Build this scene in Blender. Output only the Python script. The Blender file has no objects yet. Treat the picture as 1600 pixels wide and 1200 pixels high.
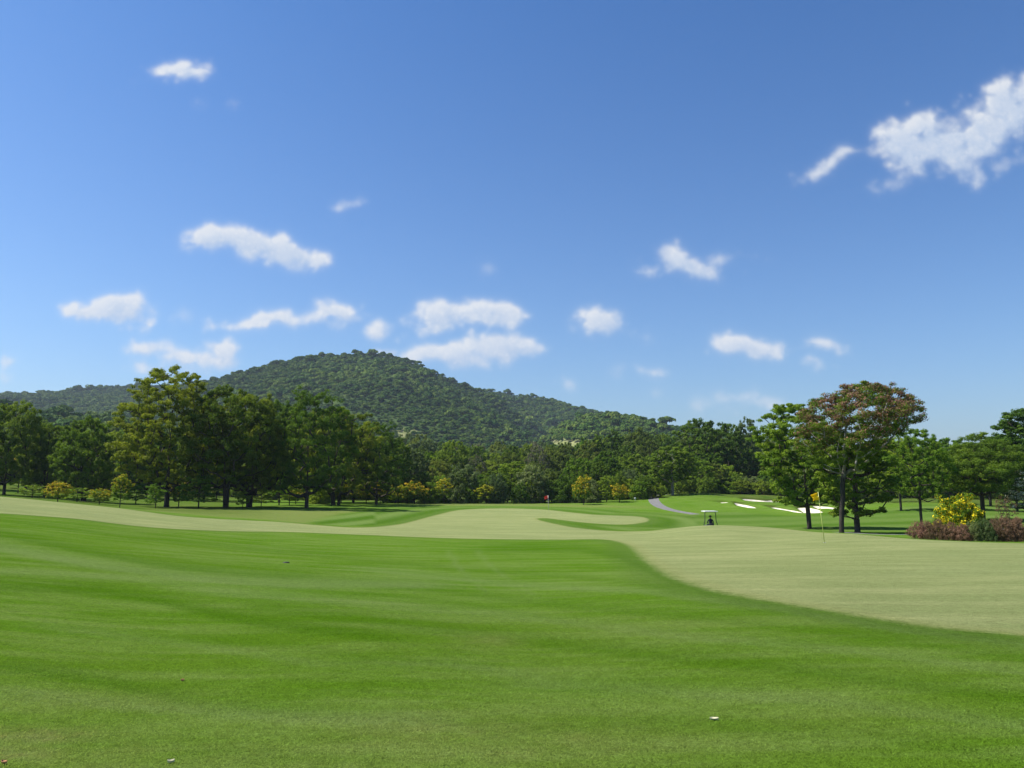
import bpy, math, random
import numpy as np
from mathutils import Vector, Matrix
from mathutils.geometry import delaunay_2d_cdt

SC = bpy.context.scene
COL = SC.collection
# ------------------------------------------------------------------ camera
F = 1202.0                      # focal length in photo pixels (photo 1600 wide)
PITCH = math.radians(7.6)
EYE = 1.6
S_, C_ = math.sin(PITCH), math.cos(PITCH)
cam = bpy.data.cameras.new('camera')
camo = bpy.data.objects.new('camera', cam)
COL.objects.link(camo)
cam.sensor_width = 36.0
cam.lens = 36.0 * F / 1600.0
cam.clip_start = 0.1
cam.clip_end = 12000.0
camo.location = (0, 0, EYE)
camo.rotation_euler = (math.radians(90) + PITCH, 0, 0)
SC.camera = camo
SC.view_settings.view_transform = 'Standard'
SC.view_settings.look = 'None'
SC.view_settings.gamma = 1.0
SC.view_settings.exposure = 0.72
SC.cycles.max_bounces = 6
SC.cycles.diffuse_bounces = 4
SC.cycles.glossy_bounces = 1
SC.cycles.transmission_bounces = 3
SC.cycles.transparent_max_bounces = 6
SC.cycles.volume_bounces = 0
SC.cycles.use_denoising = True
SC.cycles.use_adaptive_sampling = True
SC.cycles.adaptive_threshold = 0.01
SC.cycles.sample_clamp_indirect = 4.0

# ------------------------------------------------------------------ sun + sky
SUN_EL = math.radians(53)
SUN_AZ_VEC = Vector((-0.997, 0.07))      # horizontal direction towards the sun
sv = Vector((SUN_AZ_VEC.x*math.cos(SUN_EL), SUN_AZ_VEC.y*math.cos(SUN_EL), math.sin(SUN_EL))).normalized()
sun = bpy.data.lights.new('sun', 'SUN')
sun.energy = 4.8
sun.angle = math.radians(0.53)
sun.color = (1.0, 0.955, 0.87)
suno = bpy.data.objects.new('sun', sun)
suno.rotation_euler = (-sv).to_track_quat('-Z', 'Y').to_euler()
suno.location = (-50, 30, 80)
COL.objects.link(suno)

world = bpy.data.worlds.new('World')
SC.world = world
world.use_nodes = True
WN, WL = world.node_tree.nodes, world.node_tree.links
WN.clear()
wout = WN.new('ShaderNodeOutputWorld')
sky = WN.new('ShaderNodeTexSky')
sky.sky_type = 'NISHITA'
sky.sun_disc = False
sky.sun_elevation = SUN_EL
sky.sun_rotation = math.atan2(SUN_AZ_VEC.x, SUN_AZ_VEC.y)
sky.altitude = 0
sky.air_density = 1.15
sky.dust_density = 1.3
sky.ozone_density = 3.0
bg = WN.new('ShaderNodeBackground')
bg.inputs['Strength'].default_value = 0.080
tint = WN.new('ShaderNodeMix'); tint.data_type = 'RGBA'; tint.blend_type = 'MULTIPLY'
tint.inputs[0].default_value = 1.0
tc0 = WN.new('ShaderNodeTexCoord'); sp0 = WN.new('ShaderNodeSeparateXYZ'); WL.new(tc0.outputs['Generated'], sp0.inputs[0])
mr0 = WN.new('ShaderNodeMapRange'); mr0.inputs['From Min'].default_value = 0.0; mr0.inputs['From Max'].default_value = 0.62; WL.new(sp0.outputs[2], mr0.inputs[0])
tg0 = WN.new('ShaderNodeMix'); tg0.data_type = 'RGBA'; WL.new(mr0.outputs[0], tg0.inputs[0])
tg0.inputs[6].default_value = (0.82, 0.98, 1.20, 1); tg0.inputs[7].default_value = (0.36, 0.68, 1.06, 1)
WL.new(tg0.outputs[2], tint.inputs[7])
WL.new(sky.outputs[0], tint.inputs[6])
WL.new(tint.outputs[2], bg.inputs[0])

def wmath(op, a, b=None, c=None, clamp=False):
    n = WN.new('ShaderNodeMath'); n.operation = op; n.use_clamp = clamp
    for i, v in enumerate((a, b, c)):
        if v is None: continue
        if isinstance(v, (int, float)): n.inputs[i].default_value = v
        else: WL.new(v, n.inputs[i])
    return n.outputs[0]

def pix_dir(px, py):
    u = (px-800)/F; v = (600-py)/F
    return u, C_-v*S_, S_+v*C_

# clouds: fair-weather cumulus laid out on the sky sphere by direction
CLOUDS = [
 (268,108,36,15,0,.8),(300,118,34,17,0.2,.8),(322,108,20,5,0,.5),(372,150,13,8,0,.38),(205,130,8,12,0,.22),(318,155,8,6,0,.2),
 (540,320,24,11,0,.5),(325,378,46,20,0,.95),(365,375,52,26,-.1,1.05),(410,388,60,28,-.1,1.15),(462,406,44,25,-.3,1.1),(282,382,24,6,0,.4),
 (165,488,72,19,0,1.05),(190,476,40,20,0,1.1),(205,511,22,8,0,.45),(285,505,18,14,0,.3),(250,515,16,10,0,.3),
 (400,503,60,13,0,.85),(430,498,34,14,0,.9),(522,484,34,16,0,.9),(545,492,26,10,0,.7),(495,500,30,12,0,.6),(520,505,20,10,0,.5),(590,517,28,13,0,.75),(636,527,14,9,0,.45),
 (240,548,48,13,0,.8),(346,545,30,14,0,.95),(318,565,52,16,0,.85),(210,573,34,10,0,.6),(270,580,60,8,0,.45),
 (700,492,48,24,0,1.1),(692,505,40,18,0,.9),(772,497,46,20,0,1.0),(740,490,40,18,0,.9),(650,500,24,6,0,.5),
 (715,556,62,17,0,1.0),(670,556,44,15,0,.9),(785,545,58,19,0,1.1),(760,540,30,16,0,.9),(598,550,24,7,0,.7),(830,543,16,9,0,.7),
 (940,500,30,15,0,1.0),(938,510,30,19,0,1.0),(912,507,13,5,0,.4),
 (1052,402,34,20,0,.8),(1080,420,56,18,-.1,.75),(1130,410,30,8,0.2,.45),(1012,421,44,5,0,.5),(1160,408,22,5,0,.3),(1000,407,20,4,0,.2),
 (1160,541,52,18,0,1.15),(1140,545,26,13,0,1.0),(1190,545,32,13,0,1.0),(1295,549,34,10,0,.65),(1265,555,30,6,0,.4),(1278,575,22,8,0,.5),(1240,550,10,5,0,.3),
 (1015,582,26,9,0,.5),(890,597,14,9,0,.45),(1020,620,14,8,0,.35),(960,580,14,12,0,.2),(1045,628,10,5,0,.3),
 (1140,627,34,12,0,.45),(1195,624,42,14,0,.5),(1100,627,20,9,0,.32),(1168,636,60,18,0,.25),(768,425,12,10,0,.25),(1000,519,10,8,0,.22),
 (1425,228,62,42,0,1.0),(1465,225,62,50,0,1.0),(1525,215,85,46,.5,1.0),(1580,175,85,44,.55,.9),(1610,150,70,40,.6,.75),(1500,262,44,34,-.4,.75),(1490,195,60,18,.3,.5),
 (1322,242,34,9,0.1,.6),(1284,262,40,13,.55,.62),(1258,278,18,8,.3,.4),(1395,280,36,12,.5,.42),(1560,262,50,18,0.3,.35),
 (8,564,18,8,0,.7),(0,585,14,6,0,.35),
]
tc = WN.new('ShaderNodeTexCoord')
sep = WN.new('ShaderNodeSeparateXYZ'); WL.new(tc.outputs['Generated'], sep.inputs[0])
ymax = wmath('MAXIMUM', sep.outputs[1], 0.05)
comb = WN.new('ShaderNodeCombineXYZ')
WL.new(wmath('DIVIDE', sep.outputs[0], ymax), comb.inputs[0])
WL.new(wmath('DIVIDE', sep.outputs[2], ymax), comb.inputs[1])
P = comb.outputs[0]
# density and light of the clouds, computed over the forward part of the sky (numpy, no file)
CW, CH = 2600, 1300
U0, U1, V0, V1 = -0.95, 0.95, -0.02, 0.93
def fbm2(seed, beta, kmin):
    r_ = np.random.RandomState(seed)
    f = np.fft.rfft2(r_.randn(CH, CW))
    ky = np.fft.fftfreq(CH)[:, None]*CH/(V1-V0); kx = np.fft.rfftfreq(CW)[None]*CW/(U1-U0)
    k = np.hypot(kx, ky)
    f *= np.where(k > kmin, np.maximum(k, 1e-6)**(-beta/2), kmin**(-beta/2)*(k/kmin)**2)
    n = np.fft.irfft2(f, (CH, CW)); return n/n.std()
gu, gv = np.meshgrid(np.linspace(U0, U1, CW), np.linspace(V0, V1, CH))
w1, w2_ = fbm2(1, 3.7, 7), fbm2(2, 3.7, 7)
wu, wv = gu+w1*.0050, gv+w2_*.0036
env = np.full((CH, CW), -1.0); wa = np.full((CH, CW), 1e-6); ws = np.full((CH, CW), 1e-6)
for (px, py, rx, ry, rot, a) in CLOUDS:
    dx, dy, dz = pix_dir(px, py)
    u_, v_ = wu-dx/dy, wv-dz/dy
    c_, s_ = math.cos(rot), math.sin(rot)
    uu, vv = (u_*c_+v_*s_)/(rx*1.22/F), (-u_*s_+v_*c_)/(ry*1.28/F)
    vv = np.where(vv < 0, vv*1.2, vv)
    e = a*(1-(uu*uu+vv*vv)**.62)
    e = np.maximum(e, -1.5)
    env = np.logaddexp(env*10, e*10)/10
    w_ = np.exp(6*e/max(a, .3)); wa += w_*a; ws += w_
n_ = fbm2(3, 3.9, 20); bil = fbm2(4, 3.3, 34); fine = fbm2(6, 2.6, 90)
bil = np.sqrt(bil*bil+.15)                     # rounded billows with soft creases
den = env*1.05 + .15*n_ + .11*(bil-.85) + .012*fine - .02
def blur(f, sg):
    ky_ = np.fft.fftfreq(CH)[:, None]; kx_ = np.fft.rfftfreq(CW)[None]
    return np.fft.irfft2(np.fft.rfft2(f)*np.exp(-2*(math.pi*sg)**2*(kx_*kx_+ky_*ky_)), (CH, CW))
al = np.clip((den+.05)/.85, 0, 1); al = al*al*(3-2*al)
al = .45*blur(al, 2.0)+.35*blur(al, 4.5)+.20*blur(al, 9)
# light travelling down from the upper left through the cloud
occ = np.zeros_like(al); base = blur(np.clip(den, 0, .8), 2.0)
for k in range(1, 15):
    st_ = k*2.4
    occ += np.roll(np.roll(base, -int(round(st_*.9)), 0), int(round(st_*.6)), 1)
light = np.clip(np.exp(-occ*.10)*1.12 + .06*n_ + .10*(bil-.85), 0, 1)
al = al*(.50+.50*blur(light, 4))*1.25*np.clip(1.25*wa/ws-.08, .12, 1)
img = bpy.data.images.new('cloud_field', CW, CH, alpha=True, float_buffer=True)
img.colorspace_settings.name = 'Non-Color'
buf = np.stack([np.clip(al*1.1, 0, .95), light, np.zeros_like(al), np.ones_like(al)], -1).astype(np.float32)
img.pixels.foreach_set(buf.ravel())
img.update()
cmb = WN.new('ShaderNodeMapping'); cmb.vector_type = 'TEXTURE'
cmb.inputs['Location'].default_value = (U0, V0, 0); cmb.inputs['Scale'].default_value = (U1-U0, V1-V0, 1)
WL.new(P, cmb.inputs['Vector'])
it = WN.new('ShaderNodeTexImage'); it.image = img; it.extension = 'CLIP'; it.interpolation = 'Linear'
WL.new(cmb.outputs[0], it.inputs['Vector'])
sp_ = WN.new('ShaderNodeSeparateColor'); WL.new(it.outputs[0], sp_.inputs[0])
front = wmath('GREATER_THAN', sep.outputs[1], 0.06)
cfac = wmath('MULTIPLY', sp_.outputs[0], front, clamp=True)
cmix = WN.new('ShaderNodeMix'); cmix.data_type = 'RGBA'
cmix.inputs[6].default_value = (0.38, 0.50, 0.70, 1); cmix.inputs[7].default_value = (0.70, 0.73, 0.78, 1)
WL.new(sp_.outputs[1], cmix.inputs[0])
cbg = WN.new('ShaderNodeBackground'); cbg.inputs['Strength'].default_value = 0.68
WL.new(cmix.outputs[2], cbg.inputs[0])
wmx = WN.new('ShaderNodeMixShader')
WL.new(cfac, wmx.inputs[0]); WL.new(bg.outputs[0], wmx.inputs[1]); WL.new(cbg.outputs[0], wmx.inputs[2])
WL.new(wmx.outputs[0], wout.inputs[0])
world.cycles.sampling_method = 'MANUAL'
world.cycles.sample_map_resolution = 512

# ------------------------------------------------------------------ terrain height
def py_to_z(py, Y):
    v = (600-py)/F
    return Y*(v*C_+S_)/(C_-v*S_)          # relative to the eye

def px_to_x(px, Y, z):
    return (px-800)/F*(Y*C_ + z*S_)       # z relative to the eye

CT = []
def column(px, pts):
    for py, Y in pts:
        z = py_to_z(py, Y); x = px_to_x(px, Y, z)
        CT.append((x, Y, z+EYE))
def columnz(px, pts):                     # height above the camera's own ground
    for z, Y in pts:
        CT.append((px_to_x(px, Y, z-EYE), Y, z))
columnz(-500, [(0,3),(0.15,8),(0.45,16),(.7,30),(1.1,50),(1.2,66),(0.9,100),(2.0,160),(5,260)])
columnz(0, [(0,2),(-.02,4.4),(0.02,8),(0.1,12.9),(.2,18.7)])
column(0, [(821,26),(803,35),(790,44),(776,64),(777,80),(770,105),(758,135),(742,190),(728,260)])
columnz(200, [(0,3),(-.08,8),(-.05,13),(0.0,18)])
column(200, [(838,27),(818,37),(805,48),(795,62),(794,78),(786,100),(776,130),(764,170),(745,260)])
columnz(400, [(0,2),(-.02,4.4),(-.1,8.5)])
column(400, [(898,16),(862,25),(837,36),(824,48),(812,62),(803,74),(795,88),(787,110),(779,145),(768,190),(750,260)])
columnz(600, [(0,3),(-.12,9)])
column(600, [(898,18),(868,26.5),(840,40),(824,56),(810,76),(799,92),(791,108),(784,140),(772,190),(752,260)])
columnz(800, [(0,2),(0,4.4),(-.2,9)])
column(800, [(950,12.5),(900,19),(870,27),(850,37),(843,42),(825,60),(810,82),(796,104),(789,122),(783,150),(775,195),(752,260)])
column(900, [(842,42),(826,58),(818,72),(806,90),(797,106),(789,124),(781,150),(774,190),(750,260)])
columnz(1000, [(0,3),(-.15,8.5)])
column(1000, [(940,12.8),(900,18.3),(870,26.5),(848,37),(836,47),(829,62),(818,76),(806,95),(793,112),(781,132),(774,150),(772,185),(750,260)])
column(1100, [(828,46),(821,53),(829,64),(831,72),(822,82),(808,96),(794,112),(781,126),(771,138),(774,165),(750,260)])
columnz(1200, [(0,2),(0,4.4),(-.1,8.5)])
column(1200, [(940,12.4),(900,17.6),(862,28.5),(837,42),(824,54),(829,66),(826,76),(816,88),(803,101),(794,113),(785,126),(779,140),(772,158),(752,260)])
column(1320, [(860,28),(842,36),(834,42),(835,52),(831,62),(822,78),(809,93),(799,108),(789,124),(783,140),(778,165),(755,260)])
column(1440, [(860,27),(846,34),(842,40),(838,50),(830,64),(817,82),(803,97),(790,113),(783,130),(777,160),(757,260)])
columnz(1600, [(0,3),(-.1,8.9),(-.2,11.5)])
column(1600, [(900,17.2),(870,24),(851,31),(846,38),(836,50),(826,64),(812,84),(799,105),(788,130),(779,165),(760,260)])
columnz(2100, [(0,3),(-.1,9),(-.3,18),(-.7,30),(-1.3,45),(-1.8,70),(-1.9,100),(-1.5,160),(0,260)])
CT = np.array(CT)
def warp(x, y):
    phi = np.arctan2(x, y); r = np.hypot(x, y)
    return phi, np.log(np.maximum(r, 1.5))
_cp, _cr = warp(CT[:, 0], CT[:, 1])
SP = 2.2
def _ker(d2): return np.where(d2 > 1e-12, d2*np.log(np.maximum(d2, 1e-12))*.5, 0)
_A = np.stack([_cp*SP, _cr], 1)
_n = len(_A)
_K = _ker(((_A[:, None]-_A[None])**2).sum(-1)) + np.eye(_n)*0.0006
_Pm = np.concatenate([np.ones((_n, 1)), _A], 1)
_M = np.block([[_K, _Pm], [_Pm.T, np.zeros((3, 3))]])
_sol = np.linalg.solve(_M, np.concatenate([CT[:, 2], np.zeros(3)]))

def sstep(a, b, x):
    t = np.clip((x-a)/(b-a), 0, 1); return t*t*(3-2*t)

# hills: each range is a crest line seen at a distance D, rising from B
HILLS = [
 (1500, 700, [(-900,660),(-300,644),(0,638),(60,632),(120,625),(200,613),(300,602),(380,612),(500,650),(800,710)]),
 (1000, 430, [(-200,700),(100,665),(250,625),(340,596),(380,584),(430,569),(480,557),(520,553),(560,549),(600,549),(640,556),(690,577),(740,600),(770,613),(810,643),(850,676),(900,704),(1000,728),(1200,745)]),
 (1300, 700, [(600,640),(700,604),(780,606),(830,612),(880,621),(940,637),(1000,655),(1080,664),(1140,676),(1200,690),(1300,712),(1500,728)]),
 (720, 330, [(760,740),(820,712),(855,680),(885,656),(915,645),(960,638),(1000,641),(1050,656),(1090,664),(1140,672),(1180,682),(1250,700),(1400,722),(1700,738)]),
 (520, 250, [(-600,650),(-100,650),(0,648),(70,650),(150,653),(220,662),(330,680),(480,705),(600,726),(800,745)]),
]
_rng = np.random.RandomState(5)
_hn = [(_rng.uniform(-1, 1, 2)*k, _rng.uniform(0, 6.28), a) for k, a in
       ((.012, 7), (.016, 6), (.02, 5), (.028, 4), (.035, 3), (.05, 2.2), (.06, 1.8), (.08, 1.2), (.1, 1.0)) for _ in range(2)]
def hill_h(x, y):
    r = np.hypot(x, y); yy = np.maximum(y, 1.0)
    pxs = 800 + F*x/(yy*C_)
    pxs = np.where(y > 0, pxs, np.where(x > 0, 3000, -3000))
    out = np.zeros(np.shape(x))
    nz = sum(a*np.sin(k[0]*x+k[1]*y+p) for k, p, a in _hn)*.5
    for D, B, prof in HILLS:
        pp = np.array(prof, float)
        py = np.interp(pxs, pp[:, 0], pp[:, 1])
        v = (600-py)/F
        zc = D*(v*C_+S_)/(C_-v*S_) - 6.0
        t = (r-B)/(D-B)
        s = np.where(t < 1, np.clip(t, 0, 1)**1.25*(1+.0*t), 1-.5*np.clip(t-1, 0, 2))
        amp = np.clip(t, 0, 1)*np.clip(1.25-t, 0.12, 1)
        out = out + np.maximum(zc*s + nz*amp*1.7*min(1, D/1000)**1.5, 0)**7
    return out**(1/7)-1.5

def poly_sd(px_, py_, poly):
    """signed distance, positive inside"""
    P0 = np.array(poly, float); P1 = np.roll(P0, -1, 0)
    best = np.full(px_.shape, 1e18); ins = np.zeros(px_.shape, bool)
    for (ax, ay), (bx, by) in zip(P0, P1):
        ex, ey = bx-ax, by-ay; wx, wy = px_-ax, py_-ay
        t = np.clip((wx*ex+wy*ey)/(ex*ex+ey*ey+1e-12), 0, 1)
        d = (wx-ex*t)**2+(wy-ey*t)**2
        best = np.minimum(best, d)
        c = ((ay > py_) != (by > py_))
        with np.errstate(divide='ignore', invalid='ignore'):
            xi = ax + (py_-ay)*ex/np.where(ey == 0, 1e-12, ey)
        ins ^= c & (px_ < xi)
    return np.where(ins, 1, -1)*np.sqrt(best)

BUNKERS = []     # world polygons, filled in below
def H(x, y, dig=True):
    x = np.asarray(x, float); y = np.asarray(y, float); shp = x.shape
    x = x.ravel(); y = y.ravel()
    phi, lr = warp(x, y)
    ph = np.clip(phi, -.92, .92)
    q = np.stack([ph*SP, np.clip(lr, math.log(2.0), math.log(262))], 1)
    z = np.empty(len(x))
    for i in range(0, len(x), 20000):
        qq = q[i:i+20000]
        z[i:i+20000] = _ker(((qq[:, None]-_A[None])**2).sum(-1)) @ _sol[:_n] + _sol[_n] + qq @ _sol[_n+1:]
    w = sstep(1.3, 2.4, np.abs(phi))
    z = z*(1-w) - 0.05*w
    r = np.exp(lr)
    wn = sstep(6, 2, r); z = z*(1-wn)
    w2 = sstep(190, 330, r)
    m = w2 > 0
    if m.any():
        z[m] = z[m]*(1-w2[m]) + hill_h(x[m], y[m])*w2[m]
    if dig:
        for poly, dep in BUNKERS:
            P0 = np.array(poly); mm = (x > P0[:, 0].min()-2) & (x < P0[:, 0].max()+2) & (y > P0[:, 1].min()-2) & (y < P0[:, 1].max()+2)
            if mm.any():
                sd = poly_sd(x[mm], y[mm], poly)
                z[mm] -= dep*sstep(-0.3, .7, sd) - 0.16*np.exp(-((sd+1.0)/0.8)**2)
    return z.reshape(shp)
def h1(x, y): return float(H(np.array([x]), np.array([y]))[0])

def march(px, py, y0=3.0, y1=320.0):
    """where the view line through this photo pixel first meets the ground"""
    dx, dy, dz = pix_dir(px, py)
    Y = np.exp(np.linspace(math.log(y0), math.log(y1), 900))
    t = Y/dy; g = H(dx*t, Y, dig=False) - (EYE+dz*t)
    k = np.nonzero(g > 0)[0]
    if len(k) == 0: k = [len(Y)-1]
    k = max(1, k[0])
    a, b = g[k-1], g[k]
    f = 0 if a == b else -a/(b-a)
    Yh = Y[k-1]+(Y[k]-Y[k-1])*min(max(f, 0), 1)
    return dx/dy*Yh, Yh
def at(px, Y):
    """ground point below photo column px at depth Y"""
    x = px_to_x(px, Y, -2.5)
    for _ in range(3):
        x = px_to_x(px, Y, h1(x, Y)-EYE)
    return x, Y
def wp_(p):
    if len(p) == 2: return march(*p)
    return at(p[0], p[2])
def smooth_poly(pts, n=4, closed=True):
    P = np.array(pts, float); N = len(P); out = []
    rng_ = range(N) if closed else range(N-1)
    for i in rng_:
        if closed: p0, p1, p2, p3 = P[i-1], P[i], P[(i+1) % N], P[(i+2) % N]
        else: p0, p1, p2, p3 = P[max(i-1, 0)], P[i], P[i+1], P[min(i+2, N-1)]
        for k in range(n):
            t = k/n
            out.append(.5*((2*p1)+(-p0+p2)*t+(2*p0-5*p1+4*p2-p3)*t*t+(-p0+3*p1-3*p2+p3)*t**3))
    if not closed: out.append(P[-1])
    return np.array(out)

# ---- region outlines (given along view lines of the photo, laid on the ground)
GREEN_PX = [(-420,786,0),(-150,798),(0,802),(60,806),(125,811),(190,819),(250,825),(350,829.5),(450,831),(550,835),(650,839),(730,841.5),(800,842.5),(880,843),(940,842.5),
 (968,846),(988,853),(1003,866),(1022,881),(1045,895),(1072,907),(1110,919),(1150,928),(1200,937),(1250,945),(1350,961),(1475,980),(1600,991),(1800,1020),(2300,1060),
 (2300,0,24),(1900,0,29),(1600,0,33),(1500,0,35.5),(1400,0,39),(1320,0,43.5),(1265,0,48),(1200,0,54),(1130,0,55),(1090,0,54.5),(1060,0,57),
 (1030,828.5),(1000,830),(950,829.5),(905,825.5),(870,819.5),(838,811.5),(850,809),(900,815),(940,818.5),(975,819.5),(1000,817),(1012,812),(1000,807.5),(960,805.5),(925,804),(880,799.5),(850,796.3),(800,794.5),(750,795),(715,797.5),(690,803),(665,809.5),(645,815),(618,820.5),(580,824),(540,824),(500,821),(425,815),(345,811),(280,806.5),(215,798),(160,790,62),(125,786,63),(60,779,64),(0,776,64),(-150,0,66),(-420,0,68)]
def fixp(p):
    if len(p) == 3 and p[1] == 786 and p[0] == -420: return at(-420, 32)
    return wp_(p)
GREEN = smooth_poly([fixp(p) for p in GREEN_PX], 3)
BK = [([(1160,779.5),(1175,780),(1196,782),(1205,781.5),(1225,783.5),(1231,785.3),(1215,785.6),(1190,784.8),(1170,783.5)], .25),
      ([(1126,785.3),(1137,786.8),(1139,788),(1130,787.2)], .1),
      ([(1148,787),(1160,787.6),(1172,790),(1184,794.3),(1178,795),(1166,793),(1152,790)], .3),
      ([(1199,792.6),(1212,792.3),(1228,795),(1244,797.5),(1256,800),(1246,793.2),(1262,794),(1275,796),(1286,800.2),(1270,802.8),(1252,802.4),(1234,799),(1215,796)], .35),
      ([(1270,790),(1290,791),(1308,793.5),(1318,797),(1300,797.8),(1284,796.5),(1274,794)], .3)]
bk_polys = []
for pts, dep in BK:
    w = smooth_poly([march(*p) for p in pts], 4)
    bk_polys.append((w, dep))
# cart path centre line
PATH_PX = [(1062,0,150),(1045,0,146),(1028,774.5),(1021,780),(1028,789),(1042,795),(1062,799.5),(1090,804),(1120,808.5),(1160,812.5),(1200,817),(1240,821.5),(1275,825.5),(1310,0,61),(1350,0,57.5),(1400,0,56),(1450,0,57),(1520,0,60),(1600,0,66),(1750,0,80),(1950,0,110)]
PC = smooth_poly([wp_(p) for p in PATH_PX], 4, closed=False)
tg = np.gradient(PC, axis=0); tg /= np.linalg.norm(tg, axis=1)[:, None]
nrm = np.stack([-tg[:, 1], tg[:, 0]], 1)
PATH = np.concatenate([PC+nrm*.86, (PC-nrm*.86)[::-1]])
# dry, sun-bleached fairway mound and striped fairway behind the left part of the green
DRYF = smooth_poly([march(*p) for p in [(232,797.5),(300,794.5),(380,796),(440,798),(500,796.5),(560,798),(540,803),(500,812),(480,818),(425,812.8),(350,808),(290,803)]], 3)
STRF = smooth_poly([march(*p) for p in [(500,812),(540,803),(585,799),(650,797.5),(720,792.5),(740,793.5),(690,800.5),(660,807),(640,813),(610,818.5),(575,821.5),(535,821),(490,818)]], 3)
FARF = smooth_poly([(wp_(p)) for p in [(1040,0,66),(1120,0,64),(1200,0,62),(1290,0,60),(1360,0,63),(1450,0,66),(1550,0,72),(1700,0,84),(1700,0,112),(1560,0,118),(1440,0,116),(1380,797),(1310,803),(1240,806),(1190,803),(1140,800),(1090,803.5),(1050,806),(1030,812)]], 3)
BUNKERS.extend([(a_, b_*1.9) for a_, b_ in bk_polys])

# ---- triangulated ground in polar layout
pts = []; edges = []
def grid(phis, rs, keep=None):
    for r_ in rs:
        for p_ in phis: pts.append((p_, r_))
R0, R1 = math.log(1.2), math.log(332.0)
rows = np.arange(R0, R1+1e-6, (R1-R0)/225)
colsD = np.arange(-.80, .8001, 0.0075)
colsS = np.concatenate([np.linspace(-math.pi, -.83, 22), np.linspace(.83, math.pi, 22)])
regions = [('green', GREEN), ('path', PATH), ('dry', DRYF), ('striped', STRF), ('far', FARF)] + [('bunker', b[0]) for b in bk_polys]
G = np.array([(p, r) for r in rows for p in colsD] + [(p, r) for r in rows[::3] for p in colsS])
dense = np.array([(p, r) for r in np.arange(math.log(93), math.log(150), .0035) for p in np.arange(.26, .43, .0035)])
bx, by = np.exp(dense[:, 1])*np.sin(dense[:, 0]), np.exp(dense[:, 1])*np.cos(dense[:, 0])
kb = np.zeros(len(dense), bool)
for b, dpt in bk_polys: kb |= poly_sd(bx, by, b) > -2.2
G = np.concatenate([G, dense[kb]])
gx, gy = np.exp(G[:, 1])*np.sin(G[:, 0]), np.exp(G[:, 1])*np.cos(G[:, 0])
drop = np.zeros(len(G), bool)
cons = []
for nme, poly in regions:
    ph, lr = np.arctan2(poly[:, 0], poly[:, 1]), np.log(np.hypot(poly[:, 0], poly[:, 1]))
    Wp = np.stack([ph, lr], 1)
    # resample
    out = []
    for i in range(len(Wp)):
        a, b = Wp[i], Wp[(i+1) % len(Wp)]
        n = max(1, int(np.linalg.norm(b-a)/.012))
        for k in range(n): out.append(a+(b-a)*k/n)
    cons.append(np.array(out))
    drop |= np.abs(poly_sd(G[:, 0], G[:, 1], Wp)) < (.0012 if nme in ('bunker',) else .003)
G = G[~drop]
verts2 = [Vector(p) for p in G]
for c in cons:
    b = len(verts2)
    verts2 += [Vector(p) for p in c]
    edges += [(b+i, b+(i+1) % len(c)) for i in range(len(c))]
ov, oe, of, _, _, _ = delaunay_2d_cdt(verts2, edges, [], 0, 1e-7, False)
V2 = np.array([(v.x, v.y) for v in ov]); T = np.array([f for f in of if len(f) == 3])
VX, VY = np.exp(V2[:, 1])*np.sin(V2[:, 0]), np.exp(V2[:, 1])*np.cos(V2[:, 0])
VZ = H(VX, VY)
eps = .05 + np.exp(V2[:, 1])*.002
NX = -(H(VX+eps, VY)-H(VX-eps, VY))/(2*eps); NY = -(H(VX, VY+eps)-H(VX, VY-eps))/(2*eps)
NN = np.stack([NX, NY, np.ones(len(NX))], 1); NN /= np.linalg.norm(NN, axis=1)[:, None]
cx_, cy_ = VX[T].mean(1), VY[T].mean(1)
owner = np.zeros(len(T), int)
sds = []
for i, (nme, poly) in enumerate(regions):
    owner[poly_sd(cx_, cy_, poly) > 0] = i+1
# paint attributes (mowing, wear): real variation of the turf, plus painted bunker-lip shade
def band_attr():
    # apparent elevation and bearing of each ground point, only as a convenient warped ground coordinate
    d = VY*C_ + (VZ-EYE)*S_; u = VX/np.maximum(d, .5)
    q = 600 - F*((VZ-EYE)*C_-VY*S_)/np.maximum(d, .5)
    return 800+F*u, q
BPX, BPY = band_attr()
def line_mask(poly, w, soft=1.0, w2=None):
    pp = np.array(poly, float)
    y = np.interp(BPX, pp[:, 0], pp[:, 1]); ww = w
    t = (BPY-y)/ww; t = np.where(t > 0, t*2.0, t*.8)
    e = sstep(pp[0, 0]-60, pp[0, 0]+60, BPX)*sstep(pp[-1, 0]+60, pp[-1, 0]-60, BPX)
    return np.exp(-np.abs(t)**2.2)*e
dark = np.zeros(len(VX)); pale = np.zeros(len(VX)); dryA = np.zeros(len(VX))
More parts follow.
